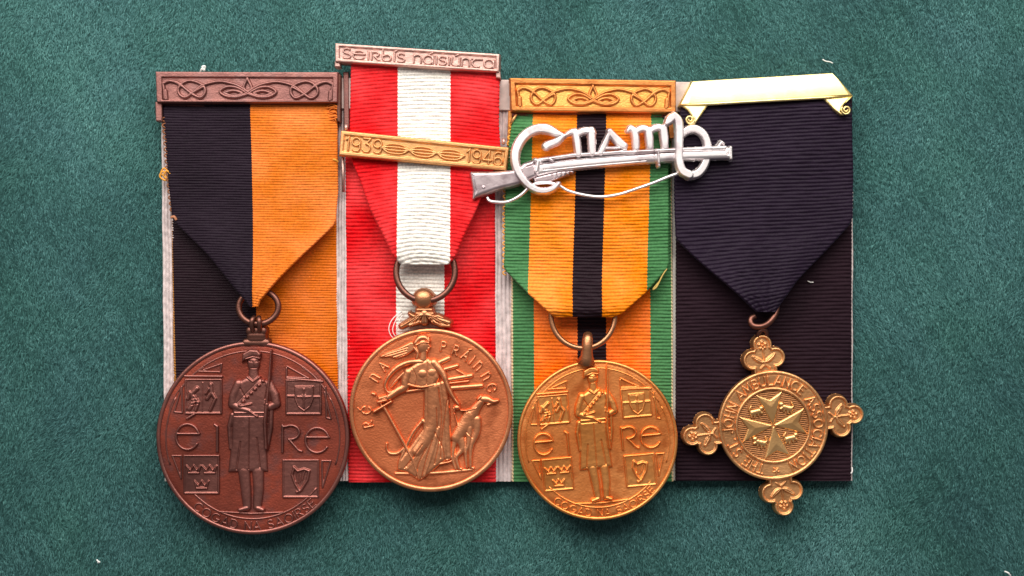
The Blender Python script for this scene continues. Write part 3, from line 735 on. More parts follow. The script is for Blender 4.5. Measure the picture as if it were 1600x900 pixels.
# ---- suspension rings and loops
def ring(name, cx, cy, rx, ry, r, z, mat, parent, tilt=0, a0=0, a1=360, n=56):
    full = (a1 - a0) == 360
    a = np.radians(np.linspace(a0, a1, n, endpoint=not full))
    return tube(name, [(cx + rx * math.sin(t), cy - ry * math.cos(t), z + tilt * math.cos(t)) for t in a], r, mat, parent, z, closed=full, seg=12)
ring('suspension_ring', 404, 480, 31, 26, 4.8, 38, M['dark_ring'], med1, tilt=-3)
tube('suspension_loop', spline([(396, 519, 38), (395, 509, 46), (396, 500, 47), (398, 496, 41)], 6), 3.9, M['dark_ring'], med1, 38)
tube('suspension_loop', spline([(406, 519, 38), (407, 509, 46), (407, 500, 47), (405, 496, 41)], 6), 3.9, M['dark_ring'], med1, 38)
c = Relief(378, 505, 422, 545, .6, -10)
c.stroke([(391, 517), (410, 517)], 7.5, 6); c.stroke([(393, 524), (408, 524)], 8, 5.5); c.stroke([(384, 536), (416, 536)], 6.5, 4.5); c.stroke([(394, 528), (407, 528)], 9, 5)
c.mesh('suspension_neck', M['dark_ring'], med1, 36, 38, closed=True)

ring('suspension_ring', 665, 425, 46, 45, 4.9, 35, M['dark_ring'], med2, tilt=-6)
c = Relief(640, 445, 685, 500, .6, -10)
c.dome(661.5, 467, 17, 16, 14); c.dome(648, 469, 5, 8, 8); c.dome(676, 468, 5, 8, 8)
c.stroke([(652, 484), (674, 484)], 3.4, 7); c.stroke([(651, 490), (676, 490)], 3.6, 7)
c.mesh('ball_mount', M['bronze_dark'], med2, 36, 42, closed=True)
c = Relief(615, 482, 712, 525, .6, -10)
for p, r in (([(660, 492), (645, 500), (627, 510)], [6, 6, 4.5]), ([(666, 492), (684, 499), (702, 504)], [6, 6, 4.5]), ([(663, 490), (663, 502)], [8, 7]),
             ([(652, 497), (642, 492), (640, 490)], [4, 4, 3]), ([(672, 497), (684, 494), (692, 497)], [4, 4, 3]), ([(655, 503), (640, 508)], [4, 3]), ([(676, 502), (690, 508), (702, 509)], [4, 4, 3])):
    c.stroke(p, r, 8)
for k in range(-4, 5): c.carve([(663 + k * 3, 494), (663 + k * 9, 507)], 1.2, 2.2)
c.mesh('acanthus_mount', M['bronze_dark'], med2, 36, 40, closed=True)

ring('suspension_ring', 911, 494, 50, 50, 4.2, 37, M['ring_brown'], med3, tilt=-5)
tube('suspension_post', [(918.5, 522, 38), (918, 530, 44), (917, 545, 44), (917, 556, 40), (916, 566, 36)], [6.5, 8.2, 8.6, 9.5, 15], M['bronze_dark'], med3, 40)

tube('suspension_ring', spline([(1215, 475, 36), (1213, 486, 40), (1207, 497, 44), (1198, 506, 45), (1188, 510, 43), (1177, 509, 41), (1173, 503, 39), (1175, 497, 37), (1181, 494, 36)], 6), 4.6, M['dark_ring'], med4, 40, seg=12)
tube('suspension_loop', spline([(1184, 527, 34), (1186, 519, 39), (1191, 515, 41), (1197, 518, 39), (1199, 526, 34)], 5), 3.4, M['dark_ring'], med4, 38)

# ================================================================ soldier medals (same die, two metals)
def soldier_medal(med, mat, worn, cx, cy, R, ang, z, h0, hs=1.0):
    s = R / 152.0; ca, sa = math.cos(ang), math.sin(ang)
    def T(p):
        A = np.atleast_2d(np.asarray(p, float)); x = (A[:, 0] - 396) * s; y = (A[:, 1] - 684) * s
        return [(cx + a * ca - b * sa, cy + a * sa + b * ca) for a, b in zip(x, y)]
    d = disc_body('disc', cx, cy, R, z - 17, z, 5, mat, med, h0)
    ring_ridge('rim', cx, cy, R - 3.2 * s, 3.4 * s, 2.6, z - .3, worn, d, h0)
    ring_ridge('inner_ring', cx, cy, 137 * s, 1.5 * s, 1.8 * hs, z - .7, worn, d, h0, -58, 58)
    ring_ridge('inner_ring', cx, cy, 137 * s, 1.5 * s, 1.8 * hs, z - .7, worn, d, h0, 62, 108)
    ring_ridge('inner_ring', cx, cy, 137 * s, 1.5 * s, 1.8 * hs, z - .7, worn, d, h0, 252, 298)
    ring_ridge('inner_ring', cx, cy, 127.5 * s, 1.7 * s, 2.2 * hs, z - .7, worn, d, h0, 128, 226)
    zz = z - 1.0
    ring_ridge('border', cx, cy, 143 * s, 5.5 * s, .8, z - .9, worn, d, h0)
    def lines(name, L, r=1.8, h=2.6):
        return reliefs_from_strokes(name, [T(p) for p in L], r * s, h * hs, worn, d, zz, h0, floor=-1.4)
    # four emblem panels
    def panel(x0, y0, x1, y1, extra, r=1.5):
        q = T([(x0, y0), (x1, y0), (x1, y1), (x0, y1)]); P = np.array(q)
        c = Relief(P[:, 0].min() - 4, P[:, 1].min() - 4, P[:, 0].max() + 4, P[:, 1].max() + 4, .55, -1.4)
        c.poly(q, 1.3 * hs, 1.5)
        c.stroke(q + [q[0]], 1.9 * s, 2.9 * hs)
        extra(c)
        c.noise(.08)
        return c.mesh('emblem_panel', worn, d, zz, h0)
    def harness(c):                                  # eagle half and sword arm
        c.stroke(T([(317, 597), (317, 645)]), 1.2 * s, 2.6 * hs)
        for p, r in (([(308, 606), (300, 614), (303, 626), (296, 638)], 4), ([(303, 618), (310, 628), (306, 640)], 3), ([(297, 612), (294, 622)], 3),
                     ([(330, 600), (331, 612), (324, 622)], 3.6), ([(331, 612), (337, 622), (329, 640)], 3), ([(322, 614), (327, 606)], 2.2)):
            c.stroke(T(p), r * s, 3.6 * hs, base=.8)
        for k in range(3): c.carve(T([(300, 622 + 5 * k), (310, 620 + 5 * k)]), 1.0, 1.2)
    def cross(c):
        sh = T([(463, 603), (491, 603), (491, 622), (486, 634), (477, 641), (468, 634), (463, 622)])
        c.poly(sh, 2.4 * hs, 2, base=.8)
        c.stroke(sh + [sh[0]], 1.4 * s, 3.8 * hs)
        c.stroke(T([(452, 618), (461, 618)]), 2.4 * s, 3.4 * hs); c.stroke(T([(493, 619), (501, 619)]), 2.4 * s, 3.4 * hs)
        c.stroke(T([(477, 607), (477, 636)]), 2.2 * s, 4 * hs, base=.8); c.stroke(T([(467, 619), (487, 619)]), 2.2 * s, 4 * hs, base=.8)
        c.dome(*T([(477, 619)])[0], 6 * s, 7 * s, 5 * hs)
    def crowns(c):
        for (x, y) in ((303, 733), (328, 733), (315.5, 757)):
            c.stroke(T([(x - 8, y + 6), (x + 8, y + 6)]), 2.0 * s, 3.6 * hs, base=.6)
            c.stroke(T([(x - 8, y + 4), (x - 11, y - 5), (x - 5, y + 2), (x, y - 6), (x + 5, y + 2), (x + 11, y - 5), (x + 8, y + 4)]), 1.5 * s, 3.4 * hs, base=.6)
    def harp(c):
        c.stroke(T([(461, 730), (467, 736), (477, 733), (485, 736)]), 2.4 * s, 4.2 * hs, base=.6)
        c.stroke(T([(461, 731), (458, 742), (463, 756), (470, 768)]), 2.4 * s, 4.2 * hs, base=.6)
        c.stroke(T([(485, 736), (482, 750), (472, 766), (466, 769)]), 2.6 * s, 4.2 * hs, base=.6)
        for k in range(4): c.stroke(T([(465 + 4.4 * k, 737), (464.5 + 3.2 * k, 757 - 2 * k)]), .8 * s, 2.4 * hs, base=.6)
    panel(290, 592, 346, 645, harness)
    panel(449, 593, 503, 646, cross)
    panel(288, 712, 342, 771, crowns)
    panel(444, 719, 499, 777, harp)
    lines('panel_bar', [[(289, 586.5), (347, 587)]], 2.3, 3.4)
    lines('panel_bar', [[(450, 590), (506, 595)]], 2.3, 3.4)
    lines('corner_strut', [[(311, 579), (345, 580), (347, 567), (318, 577)]])
    lines('corner_strut', [[(449, 574), (449, 588), (484, 590), (450, 571)]])
    lines('corner_strut', [[(284, 603), (272, 643), (285, 644), (284, 603)]])
    lines('corner_strut', [[(511, 603), (512, 652), (519, 654), (509, 612)]])
    lines('corner_strut', [[(269, 712), (283, 712), (283, 748), (270, 714)]])
    lines('corner_strut', [[(505, 720), (519, 720), (506, 762), (505, 722)]])
    lines('corner_curve', [spline([(262, 660), (266, 635), (277, 612), (295, 591), (318, 573)], 6)], 1.3, 1.8)
    lines('corner_curve', [spline([(530, 660), (524, 635), (513, 612), (497, 591), (474, 573)], 6)], 1.3, 1.8)
    # name of the country, two letters each side
    def big(ch, x, y, wd, ht, r=2.3, h=3.6):
        st, w0 = G[ch]
        ss = [T([(x + u / max(w0, .3) * wd, y - v / .84 * ht) for u, v in p]) for p in st]
        reliefs_from_strokes('letter', ss, r * s, h * hs, worn, d, zz, h0, floor=-1.4)
    big('é', 275, 702, 37, 40); big('i', 336, 705, 24, 42, 2.5)
    big('r', 440, 706, 33, 42); big('e', 479, 707, 38, 39)
    # motto below
    arc_text('COGAD NA SAOIRSE', cx, cy, 138.5 * s, 222 + math.degrees(ang) - 1.5, 138 + math.degrees(ang) - 1.5, 13 * s, .26, 1.6 * s, 2.8 * hs, worn, d, zz, h0,
             outward=False, step=.5, floor=-1.2)
    # soldier
    q = T([(340, 535), (455, 535), (455, 815), (340, 815)]); P = np.array(q)
    c = Relief(P[:, 0].min(), P[:, 1].min(), P[:, 0].max(), P[:, 1].max(), .6, -1.4)
    def po(p, h, b, base=0): c.poly(T(p), h * hs, b * s, base)
    def st(p, r, h, base=0): c.stroke(T(p), np.asarray(r, float) * s, h * hs, base)
    def cv(p, r, dp): c.carve(T(p), r * s, dp * hs)
    # greatcoat: skirt flaring from the belt, front opening, folds
    po([(364, 630), (417, 630), (417, 690), (420, 737), (357, 738), (362, 690)], 4.8, 7)
    po([(372, 596), (386, 588), (405, 588), (423, 596), (428, 612), (419, 648), (364, 648), (364, 612)], 5.4, 7)
    st([(374, 599), (366, 618), (364, 631), (376, 637), (391, 641)], [8, 8, 7.5, 6.5, 5], 7)
    st([(421, 599), (430, 616), (433, 630), (424, 635), (417, 630)], [8, 8, 7.5, 6.5, 5], 7)
    st([(364, 648), (359, 666), (361, 700)], [4.5, 4, 3], 4.4)
    st([(425, 640), (424, 668), (419, 702)], [4, 4, 2.5], 4)
    for a, b, r, y_ in ((391, 390, 1.4, 652), (377, 371, 2.2, 690), (403, 408, 2.0, 684)): cv([(a, y_), (b, 733)], r, 1.5)
    cv([(368, 649), (414, 649)], 1.2, 1.0)
    st([(368, 644), (415, 644)], 2.6, 6.2)
    # collar, neck, head with beret
    st([(397, 572), (397, 590)], [7, 9], 5.2)
    st([(388, 588), (397, 595), (407, 588)], 2.6, 7)
    c.dome(*T([(397.5, 566)])[0], 10.5 * s, 14.5 * s, 7.6 * hs, ang)
    po([(379, 560), (380, 550), (392, 543), (405, 544), (411, 551), (410, 557), (397, 556), (387, 560), (379, 566)], 8.4, 4)
    st([(386, 559), (397, 556), (408, 558)], 2.0, 8.2)
    st([(398.5, 561), (399.5, 569)], [1.2, 1.9], 8.8)
    cv([(392, 563), (396, 563)], 1.5, 1.5); cv([(402, 563), (406, 563)], 1.5, 1.5); cv([(394, 574), (403, 574)], 1.3, 1.4)
    cv([(377, 605), (384, 618)], 1.4, 1.6); cv([(419, 606), (416, 622)], 1.4, 1.6)
    # bandolier with pouches
    for k in range(7):
        t = k / 6; c.dome(*T([(413 - 37 * t, 594 + 38 * t)])[0], 3.9 * s, 3.9 * s, 9.0 * hs)
    cv([(409, 590), (371, 629)], .9, .8)
    st([(376, 634), (394, 630)], 3, 8); st([(390, 640), (404, 650)], 2.4, 7.6)
    # rifle and hand
    st([(426, 546), (423, 590), (418, 636), (416, 660), (418, 700)], [2.2, 2.9, 3.4, 4.0, 3.2], 9.4)
    c.dome(*T([(419, 630)])[0], 5 * s, 4.6 * s, 9.6 * hs); cv([(415, 629), (423, 629)], .8, 1.0)
    # legs and boots
    st([(382, 736), (385, 765), (387, 792)], [9.5, 8.5, 7], 5.4); st([(404, 736), (405, 765), (403, 792)], [9.5, 8.5, 7], 5.4)
    st([(387, 794), (376, 797)], [5, 4], 6.4); st([(404, 794), (412, 797)], [5, 4], 6.4)
    cv([(394, 740), (395, 790)], 1.2, 2.0)
    st([(343, 800), (394, 803), (443, 801)], 1.8, 3.0)
    c.noise(.09)
    c.mesh('soldier_figure', worn, d, zz, h0)
    return d
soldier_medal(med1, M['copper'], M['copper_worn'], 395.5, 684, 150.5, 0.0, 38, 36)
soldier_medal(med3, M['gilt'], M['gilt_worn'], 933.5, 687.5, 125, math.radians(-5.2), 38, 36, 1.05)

# ================================================================ winged figure medal
def figure_medal(med, mat, worn, cx, cy, R, z, h0):
    d = disc_body('disc', cx, cy, R, z - 17, z, 5, mat, med, h0)
    ring_ridge('rim', cx, cy, R - 3.2, 3.8, 3.0, z - .3, worn, d, h0)
    k = 1 / 3.214
    def T(p): A = np.atleast_2d(np.asarray(p, float)); return [(530 + a * k, 500 + b * k) for a, b in A]
    zz = z - 1.0
    def R_(x0, y0, x1, y1):
        a = T([(x0, y0), (x1, y1)]); return Relief(a[0][0], a[0][1], a[1][0], a[1][1], .55, -1.4)
    def st(c, p, r, h, base=0, sp=True):
        p = np.asarray(p, float); rr = np.broadcast_to(np.asarray(r, float), (len(p),))
        if sp and len(p) > 2: q = spline(np.c_[p, rr], 5); p, rr = q[:, :2], q[:, 2]
        c.stroke(T(p), rr * k, h, base)
    def cv(c, p, r, dp): c.carve(T(spline(p, 5) if len(p) > 2 else p), r * k * .8, dp * .62)
    # ground plinth
    c = R_(270, 735, 690, 800); st(c, [(285, 770), (480, 768), (670, 750)], 9, 3.2); c.mesh('plinth', worn, d, zz, h0)
    # striding figure
    c = R_(190, 60, 640, 830)
    c.poly(T([(425, 330), (470, 318), (522, 300), (552, 380), (556, 520), (566, 690), (520, 715), (470, 760), (420, 800), (400, 806), (340, 765), (288, 752), (300, 700), (350, 640), (385, 590), (418, 545), (424, 430)]), 5.4, 6)
    st(c, [(470, 340), (474, 430), (470, 520), (430, 610), (390, 660)], [38, 44, 40, 36, 30], 8)          # thigh and calf
    st(c, [(520, 320), (535, 430), (540, 560), (548, 680)], [20, 22, 22, 20], 6.4)                         # far leg drapery
    st(c, [(500, 540), (470, 660), (430, 780)], [16, 18, 10], 6.2)
    st(c, [(440, 600), (395, 690), (340, 750)], [12, 13, 10], 5.6)
    st(c, [(420, 505), (375, 560), (345, 620), (310, 700), (300, 745)], [10, 11, 11, 12, 9], 4.6)
    st(c, [(420, 505), (440, 520)], 12, 5); st(c, [(330, 640), (310, 660)], 10, 4)
    for p in ([(500, 340), (515, 480), (505, 600), (480, 720)], [(545, 400), (520, 560), (510, 690)], [(440, 640), (400, 720), (390, 785)], [(470, 600), (440, 690), (415, 790)],
              [(480, 560), (520, 640), (530, 700)], [(380, 680), (340, 735)], [(420, 620), (370, 690), (330, 740)], [(490, 440), (495, 540)]): cv(c, p, 5, 2.4)
    st(c, [(560, 690), (540, 700), (535, 680), (550, 672), (566, 690), (560, 708), (480, 725)], 6, 5)
    st(c, [(240, 620), (238, 645), (255, 668), (290, 670), (322, 650)], [7, 7, 8, 9, 9], 3.6)
    c.poly(T([(335, 245), (400, 205), (450, 188), (488, 218), (508, 290), (480, 338), (420, 346), (350, 335), (322, 290)]), 7, 7)   # torso
    c.dome(*T([(420, 268)])[0], 12, 11, 8.4); c.dome(*T([(466, 262)])[0], 11, 10.5, 8.2)
    st(c, [(350, 322), (410, 335), (475, 325)], 6, 8.6)
    cv(c, [(440, 200), (445, 240), (440, 320)], 4, 1.6); cv(c, [(370, 240), (390, 290), (385, 325)], 4, 1.6)
    # cape blown back
    st(c, [(420, 208), (350, 212), (290, 240), (248, 285), (232, 330), (250, 362), (290, 345)], [16, 16, 15, 13, 11, 9, 7], 7)
    st(c, [(400, 225), (340, 255), (290, 300), (262, 335)], [10, 11, 10, 7], 5.5)
    cv(c, [(400, 214), (330, 236), (275, 288), (250, 330)], 3.5, 2.0)
    # arms
    st(c, [(348, 262), (335, 305), (330, 335), (295, 355), (250, 388)], [26, 28, 25, 23, 18], 8.6)
    st(c, [(300, 350), (230, 395), (205, 390)], [20, 16, 13], 8.6)
    st(c, [(475, 215), (520, 265), (545, 330), (570, 380), (598, 420)], [24, 20, 16, 14, 12], 8)
    c.dome(*T([(592, 438)])[0], 6.5, 5, 7); st(c, [(575, 440), (582, 458)], 5, 6)
    # neck and head, crested winged helmet
    st(c, [(425, 150), (422, 195)], [19, 24], 7)
    c.dome(*T([(420, 128)])[0], 12.5, 14.5, 9)
    st(c, [(448, 122), (458, 135), (450, 142)], [6, 5, 5], 7.5, sp=False); st(c, [(440, 152), (446, 156)], 5, 7.4)
    st(c, [(385, 115), (405, 92), (432, 88), (452, 104)], [16, 19, 18, 11], 9.8)
    st(c, [(388, 125), (420, 112), (452, 112)], 5, 10.2); st(c, [(452, 84), (454, 110)], 5, 8.4)
    st(c, [(380, 140), (396, 165), (392, 190)], 11, 7.4)
    c.noise(.10)
    c.mesh('winged_figure', worn, d, zz, h0)
    c = R_(190, 105, 400, 205)
    c.poly(T([(200, 182), (240, 160), (300, 138), (360, 108), (392, 112), (388, 146), (340, 178), (290, 196), (250, 186), (215, 190)]), 4.6, 3)
    for p in ([(225, 172), (345, 135)], [(232, 180), (340, 148)], [(262, 186), (340, 160)], [(290, 190), (330, 172)]): cv(c, p, 4, 2.2)
    c.mesh('helmet_wing', worn, d, zz, h0)
    # sword
    c = R_(160, 360, 430, 820)
    st(c, [(228, 440), (300, 570), (370, 700), (402, 795)], [11, 11, 12, 8], 6, sp=False); st(c, [(178, 458), (262, 408)], 10, 8)
    st(c, [(168, 368), (180, 372)], 8, 5); st(c, [(205, 392), (240, 382)], 12, 9.4); st(c, [(198, 410), (238, 400)], 10, 9.0); cv(c, [(205, 400), (245, 392)], 3, 1.4)
    st(c, [(200, 385), (215, 430)], 7, 7)
    c.mesh('sword', worn, d, zz, h0)
    # rolled banners behind the figure
    for p, r in (([(500, 215), (550, 192)], 13), ([(520, 250), (592, 230)], 11), ([(545, 300), (663, 280)], 13), ([(560, 342), (715, 330)], 13), ([(340, 358), (432, 345)], 9), ([(540, 318), (650, 305)], 6), ([(590, 250), (640, 278)], 5)):
        A = np.array(p, float); c = R_(A[:, 0].min() - 22, A[:, 1].min() - 22, A[:, 0].max() + 22, A[:, 1].max() + 22)
        st(c, p, r, 4.2); c.mesh('banner_roll', worn, d, zz, h0)
    # hound
    c = R_(545, 360, 815, 765)
    st(c, [(718, 396), (745, 398), (772, 408), (796, 404)], [20, 20, 14, 10], 6.8)
    st(c, [(712, 384), (700, 396)], 11, 7); st(c, [(770, 416), (745, 424)], 8, 5)
    st(c, [(712, 410), (690, 440), (668, 475)], [20, 25, 34], 6.4)
    st(c, [(660, 480), (645, 520), (610, 560), (592, 590)], [40, 46, 34, 32], 6.6)
    st(c, [(690, 500), (690, 560), (662, 640), (660, 735)], [25, 22, 15, 11], 6.2)
    st(c, [(655, 540), (650, 620), (636, 660), (640, 735)], [22, 18, 13, 10], 6.6)
    st(c, [(600, 580), (620, 640), (590, 690), (602, 742)], [30, 20, 13, 10], 5.8)
    st(c, [(585, 590), (575, 640), (572, 700), (585, 745)], [18, 14, 11, 9], 4.6)
    st(c, [(660, 738), (675, 742)], 8, 5); st(c, [(600, 742), (615, 746)], 8, 5)
    st(c, [(610, 450), (640, 452), (690, 440)], 5, 7.5); st(c, [(580, 470), (590, 510), (600, 540)], 6, 4)
    cv(c, [(640, 560), (670, 590)], 4, 1.5); cv(c, [(665, 500), (670, 550)], 3, 1.2); cv(c, [(722, 415), (700, 450)], 3, 1.2)
    c.noise(.08); c.mesh('hound', worn, d, zz, h0)
    # legend
    def let(ch, a, rad=101, ht=14.5, wd=13.5):
        th = math.radians(a); o = np.array([cx + rad * math.sin(th), cy - rad * math.cos(th)])
        out = np.array([math.sin(th), -math.cos(th)]); right = np.array([math.cos(th), math.sin(th)]); stt, w0 = G[ch]
        ss = [[tuple(o + right * (u - w0 / 2) * wd + out * (v - .42) * ht / .84) for u, v in p] for p in stt]
        reliefs_from_strokes('letter', ss, 1.9, 3.2, worn, d, zz, h0, floor=-1.3)
    G['p'] = ([[(.05, 0), (.05, .84), (.3, .84)] + arc(.3, .62, .24, .22, 90, -90) + [(.05, .4)]], .55)
    G['α'] = ([[(0, 0), (.34, .84), (.68, 0)], [(.14, .3), (.54, .3)]], .68)
    G['ά'] = (G['α'][0] + [[(.3, 1.02), (.5, 1.16)]], .68)
    for ch, a in (('r', -103), ('é', -90), ('n', -60), ('α', -47.5), ('p', 11), ('r', 22.5), ('ά', 32.5), ('i', 39.5), ('n', 47), ('n', 58.5), ('e', 70)): let(ch, a)
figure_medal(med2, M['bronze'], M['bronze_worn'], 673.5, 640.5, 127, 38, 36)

# ================================================================ ambulance cross medal
def cross_medal(med, mat, cx, cy, z, h0):
    ang = -7.7
    d = disc_body('disc', cx, cy, 85.5, z - 14, z, 4, mat, med, h0)
    ring_ridge('rim', cx, cy, 82.8, 2.9, 2.6, z - .3, mat, d, h0)
    ring_ridge('inner_ring', cx, cy, 57.5, 2.6, 2.8, z - .6, mat, d, h0)
    arc_text('THE ST. JOHN AMBULANCE ASSOCIATION', cx, cy, 70.3, 192.5, 192.5 + 324, 14.0, .30, 1.85, 3.6, mat, d, z - .8, h0, step=.5, floor=-1.2)
    th = math.radians(176.5); sx_, sy_ = cx + 71 * math.sin(th), cy - 71 * math.cos(th)
    reliefs_from_strokes('star', [[(sx_, sy_), (sx_ + 4.6 * math.cos(a), sy_ + 4.6 * math.sin(a))] for a in np.radians(np.arange(5) * 72 + 15)], 1.5, 3.0, mat, d, z - .8, h0, floor=-1.2)
    def loc(x, y, a):                      # x outward along the arm, y sideways
        t = math.radians(a); o = (math.sin(t), -math.cos(t)); r_ = (math.cos(t), math.sin(t))
        return (cx + 1.5 * 0 + x * o[0] + y * r_[0], cy + x * o[1] + y * r_[1])
    fld = Relief(cx - 58, cy - 58, cx + 58, cy + 58, .55, -1.4)
    rr = np.hypot(fld.X - cx, fld.Y - cy); fld.H = np.where(rr < 56.5, .45 + .3 * np.sin(fld.Y * 2.1 + .25 * fld.X) , -1.4)
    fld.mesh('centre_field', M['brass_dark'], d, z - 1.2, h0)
    for q in range(4):
        a = ang + 90 * q
        P = [loc(1.5, -1.5, a), loc(1.5, 1.5, a), loc(52, 21.5, a), loc(41, 0, a), loc(52, -21.5, a)]
        A = np.array(P); c = Relief(A[:, 0].min() - 2, A[:, 1].min() - 2, A[:, 0].max() + 2, A[:, 1].max() + 2, .55, -1.4)
        w_, dd = c.sd_poly(P); c.H[w_] = np.maximum(c.H[w_], np.where(dd > 0, .6 + np.minimum(dd, 2) * .9 + np.maximum(dd - 2, 0) * .13, dd * 2))
        c.H = np.maximum(c.H, c.floor)
        c.mesh('cross_arm', M['brass_lit'], d, z - 1.2, h0)
        b = a + 45; c0 = loc(34, 0, b)
        c = Relief(c0[0] - 17, c0[1] - 17, c0[0] + 17, c0[1] + 17, .55, -1.4)
        t = [loc(36, -6, b), loc(33, 0, b), loc(31, 6, b)]
        f = 1 if q % 2 else -1
        c.stroke([(c0[0] - 6 * f, c0[1] + 1), (c0[0] + 5 * f, c0[1] - 2)], [5.0, 4.4], 4.2)
        c.dome(c0[0] + 8 * f, c0[1] - 6, 4.6, 4.2, 4.6)
        for dx, dy in ((-7, 7), (-2, 8), (4, 5), (9, 2)): c.stroke([(c0[0] + (dx * .8) * f, c0[1]), (c0[0] + dx * f, c0[1] + dy)], [2.6, 1.9], 3.4)
        c.stroke([(c0[0] + 3 * f, c0[1] - 3), (c0[0] + 9 * f, c0[1] + 1)], 3, 4); c.stroke(spline([(c0[0] - 7 * f, c0[1]), (c0[0] - 11 * f, c0[1] - 4), (c0[0] - 8 * f, c0[1] - 9)], 4), 1.9, 3.4)
        c.noise(.08); c.mesh('heraldic_beast', M['brass_lit'], d, z - 1.2, h0)
        # trefoil arm
        L0 = loc(110, 0, a); c = Relief(L0[0] - 40, L0[1] - 40, L0[0] + 40, L0[1] + 40, .6, -12)
        def sdc(x, y, r): p = loc(x, y, a); return r - np.hypot(c.X - p[0], c.Y - p[1])
        sd = np.maximum(np.maximum(np.maximum(sdc(127.5, 0, 15), sdc(105, 17.5, 15.5)), sdc(105, -17.5, 15.5)), sdc(112, 0, 17))
        t = math.radians(a); ux, uy = math.sin(t), -math.cos(t)
        X1 = (c.X - cx) * ux + (c.Y - cy) * uy; Y1 = (c.X - cx) * math.cos(t) + (c.Y - cy) * math.sin(t)
        neck = np.minimum(18.5 - np.abs(Y1), np.minimum(X1 - 78, 116 - X1)); sd = np.maximum(sd, neck)
        rim = np.sqrt(np.clip(1 - ((sd - 2.2) / 2.2) ** 2, 0, 1)) * 3.6
        c.H = np.where(sd > 0, np.where(sd < 4.4, rim, 0), np.maximum(sd * 9, -12))
        base_mask = sd > 5.0
        def lst(p, r, h): c.stroke([loc(x, y, a) for x, y in p], r, h)
        for y_ in (1, -1):
            pl = spline([(100, 2 * y_), (103, 8 * y_), (110, 17 * y_)], 5); lst(pl, np.interp(np.arange(len(pl)), [0, len(pl) / 2, len(pl)], [1.6, 4.2, 1.4]), 3)
            c.carve([loc(101, 4 * y_, a), loc(109, 15 * y_, a)], .8, 1.4)
        for w in range(5):
            aa = math.radians(72 * w); lst([(126 + 5 * math.cos(aa), 5 * math.sin(aa))], 2.7, 3.2)
        lst([(126, 0)], 2.0, 4.2); lst([(94, 0), (120, 0)], 1.4, 2.6); lst([(90, -7), (96, 0), (90, 7)], 1.6, 2.4)
        c.noise(.15)
        c.mesh('trefoil_arm', mat, med, z - 2.5, h0, closed=True)
cross_medal(med4, M['brass'], 1208, 664.5, 37, 35)

# ================================================================ silver rifle badge pinned over two ribbons
badge = thing('rifle_badge', 'silver openwork pin of Gaelic letters over a rifle, lying across two ribbons', 'badge', 940, 255, 34)
def C2(p): return [(720 + x / 3.636, 160 + y / 3.636) for x, y in p]
def badge_part(name, mk, z, pad=8, fl=-7, step=.6, closed=True, box=None):
    c = Relief(*box, step, fl); mk(c); return c.mesh(name, M['silver'] if name == 'rifle_barrel' else M['silver_dull'], badge, z, 46, closed)
def mk_stock(c):
    c.poly(C2([(58, 402), (66, 396), (200, 394), (312, 382), (360, 345), (418, 326), (430, 400), (432, 424), (330, 470), (200, 502), (110, 536), (74, 550), (66, 540), (76, 500), (62, 440)]), 7, 6)
    c.stroke(C2([(130, 484)]), 3.6, 8.8); c.carve(C2([(130, 484)]), 1.6, 1.6); c.carve(C2([(335, 372), (372, 440)]), 1.5, 3); c.carve(C2([(372, 366), (420, 352)]), 1.3, 2.5)
    c.stroke(C2([(62, 404), (78, 500), (74, 545)]), 2.2, 7.2)
badge_part('rifle_stock', mk_stock, 46, box=(730, 240, 845, 318))
def mk_barrel(c):
    c.poly(C2([(400, 352), (640, 322), (830, 306), (1105, 280), (1220, 275), (1225, 335), (1060, 346), (840, 364), (700, 378), (560, 392), (440, 420), (410, 410)]), 6, 7)
    c.stroke(C2([(420, 332), (640, 300), (820, 290), (1100, 276), (1240, 270), (1500, 258)]), [3.2, 3, 2.8, 2.8, 3.4, 3.6], 8.4)
    c.poly(C2([(1220, 268), (1532, 254), (1534, 322), (1500, 322), (1222, 332)]), 7.2, 6)
    c.stroke(C2([(1530, 258), (1532, 320)]), 3.0, 8.6); c.carve(C2([(1512, 296)]), 2, 3)
    c.carve(C2([(450, 352), (650, 326), (830, 312), (1105, 290), (1225, 284), (1500, 276)]), 1.7, 4.2)
    c.carve(C2([(470, 384), (700, 360), (1050, 330)]), 1.2, 2.0); c.carve(C2([(1096, 278), (1100, 346)]), 1.2, 3)
    c.stroke(C2([(1118, 272), (1122, 345)]), 2.6, 9); c.stroke(C2([(1122, 345), (1124, 360)]), 3.0, 7)
    c.stroke(C2([(440, 335), (430, 392)]), 4.4, 9.4); c.stroke(C2([(425, 330), (452, 338)]), 4.2, 9.2)
    c.stroke(C2([(500, 322), (520, 334)]), 3, 9.2); c.stroke(C2([(830, 288), (900, 282), (938, 268)]), [1.8, 2, 1.6], 8.6)
    c.stroke(C2([(1462, 250), (1478, 226), (1490, 236)]), 2.8, 8); 
badge_part('rifle_barrel', mk_barrel, 46, box=(822, 212, 1150, 284))
def mk_guard(c):
    c.poly(C2([(410, 425), (560, 388), (640, 384), (600, 415), (540, 440), (470, 462), (420, 455)]), 4, 4)
    for k in range(5): c.stroke(C2([(520 + 26 * k, 410 - 4 * k), (532 + 26 * k, 436 - 10 * k)]), 2, 5.4)
badge_part('trigger_guard', mk_guard, 44, box=(828, 258, 902, 292), fl=-6)
tube('sling', [(x, y, z) for (x, y), z in zip(spline(C2([(150, 538), (162, 558), (200, 566), (270, 564), (340, 528), (390, 482), (430, 462), (500, 456), (560, 474), (610, 502), (700, 526), (800, 536), (900, 522), (1000, 490), (1100, 455), (1180, 422), (1245, 400)]), 5),
     np.interp(np.linspace(0, 1, 81), [0, .3, .45, .6, 1], [42, 50, 46, 44, 45]))], 2.5, M['silver'], badge, 46, seg=10)
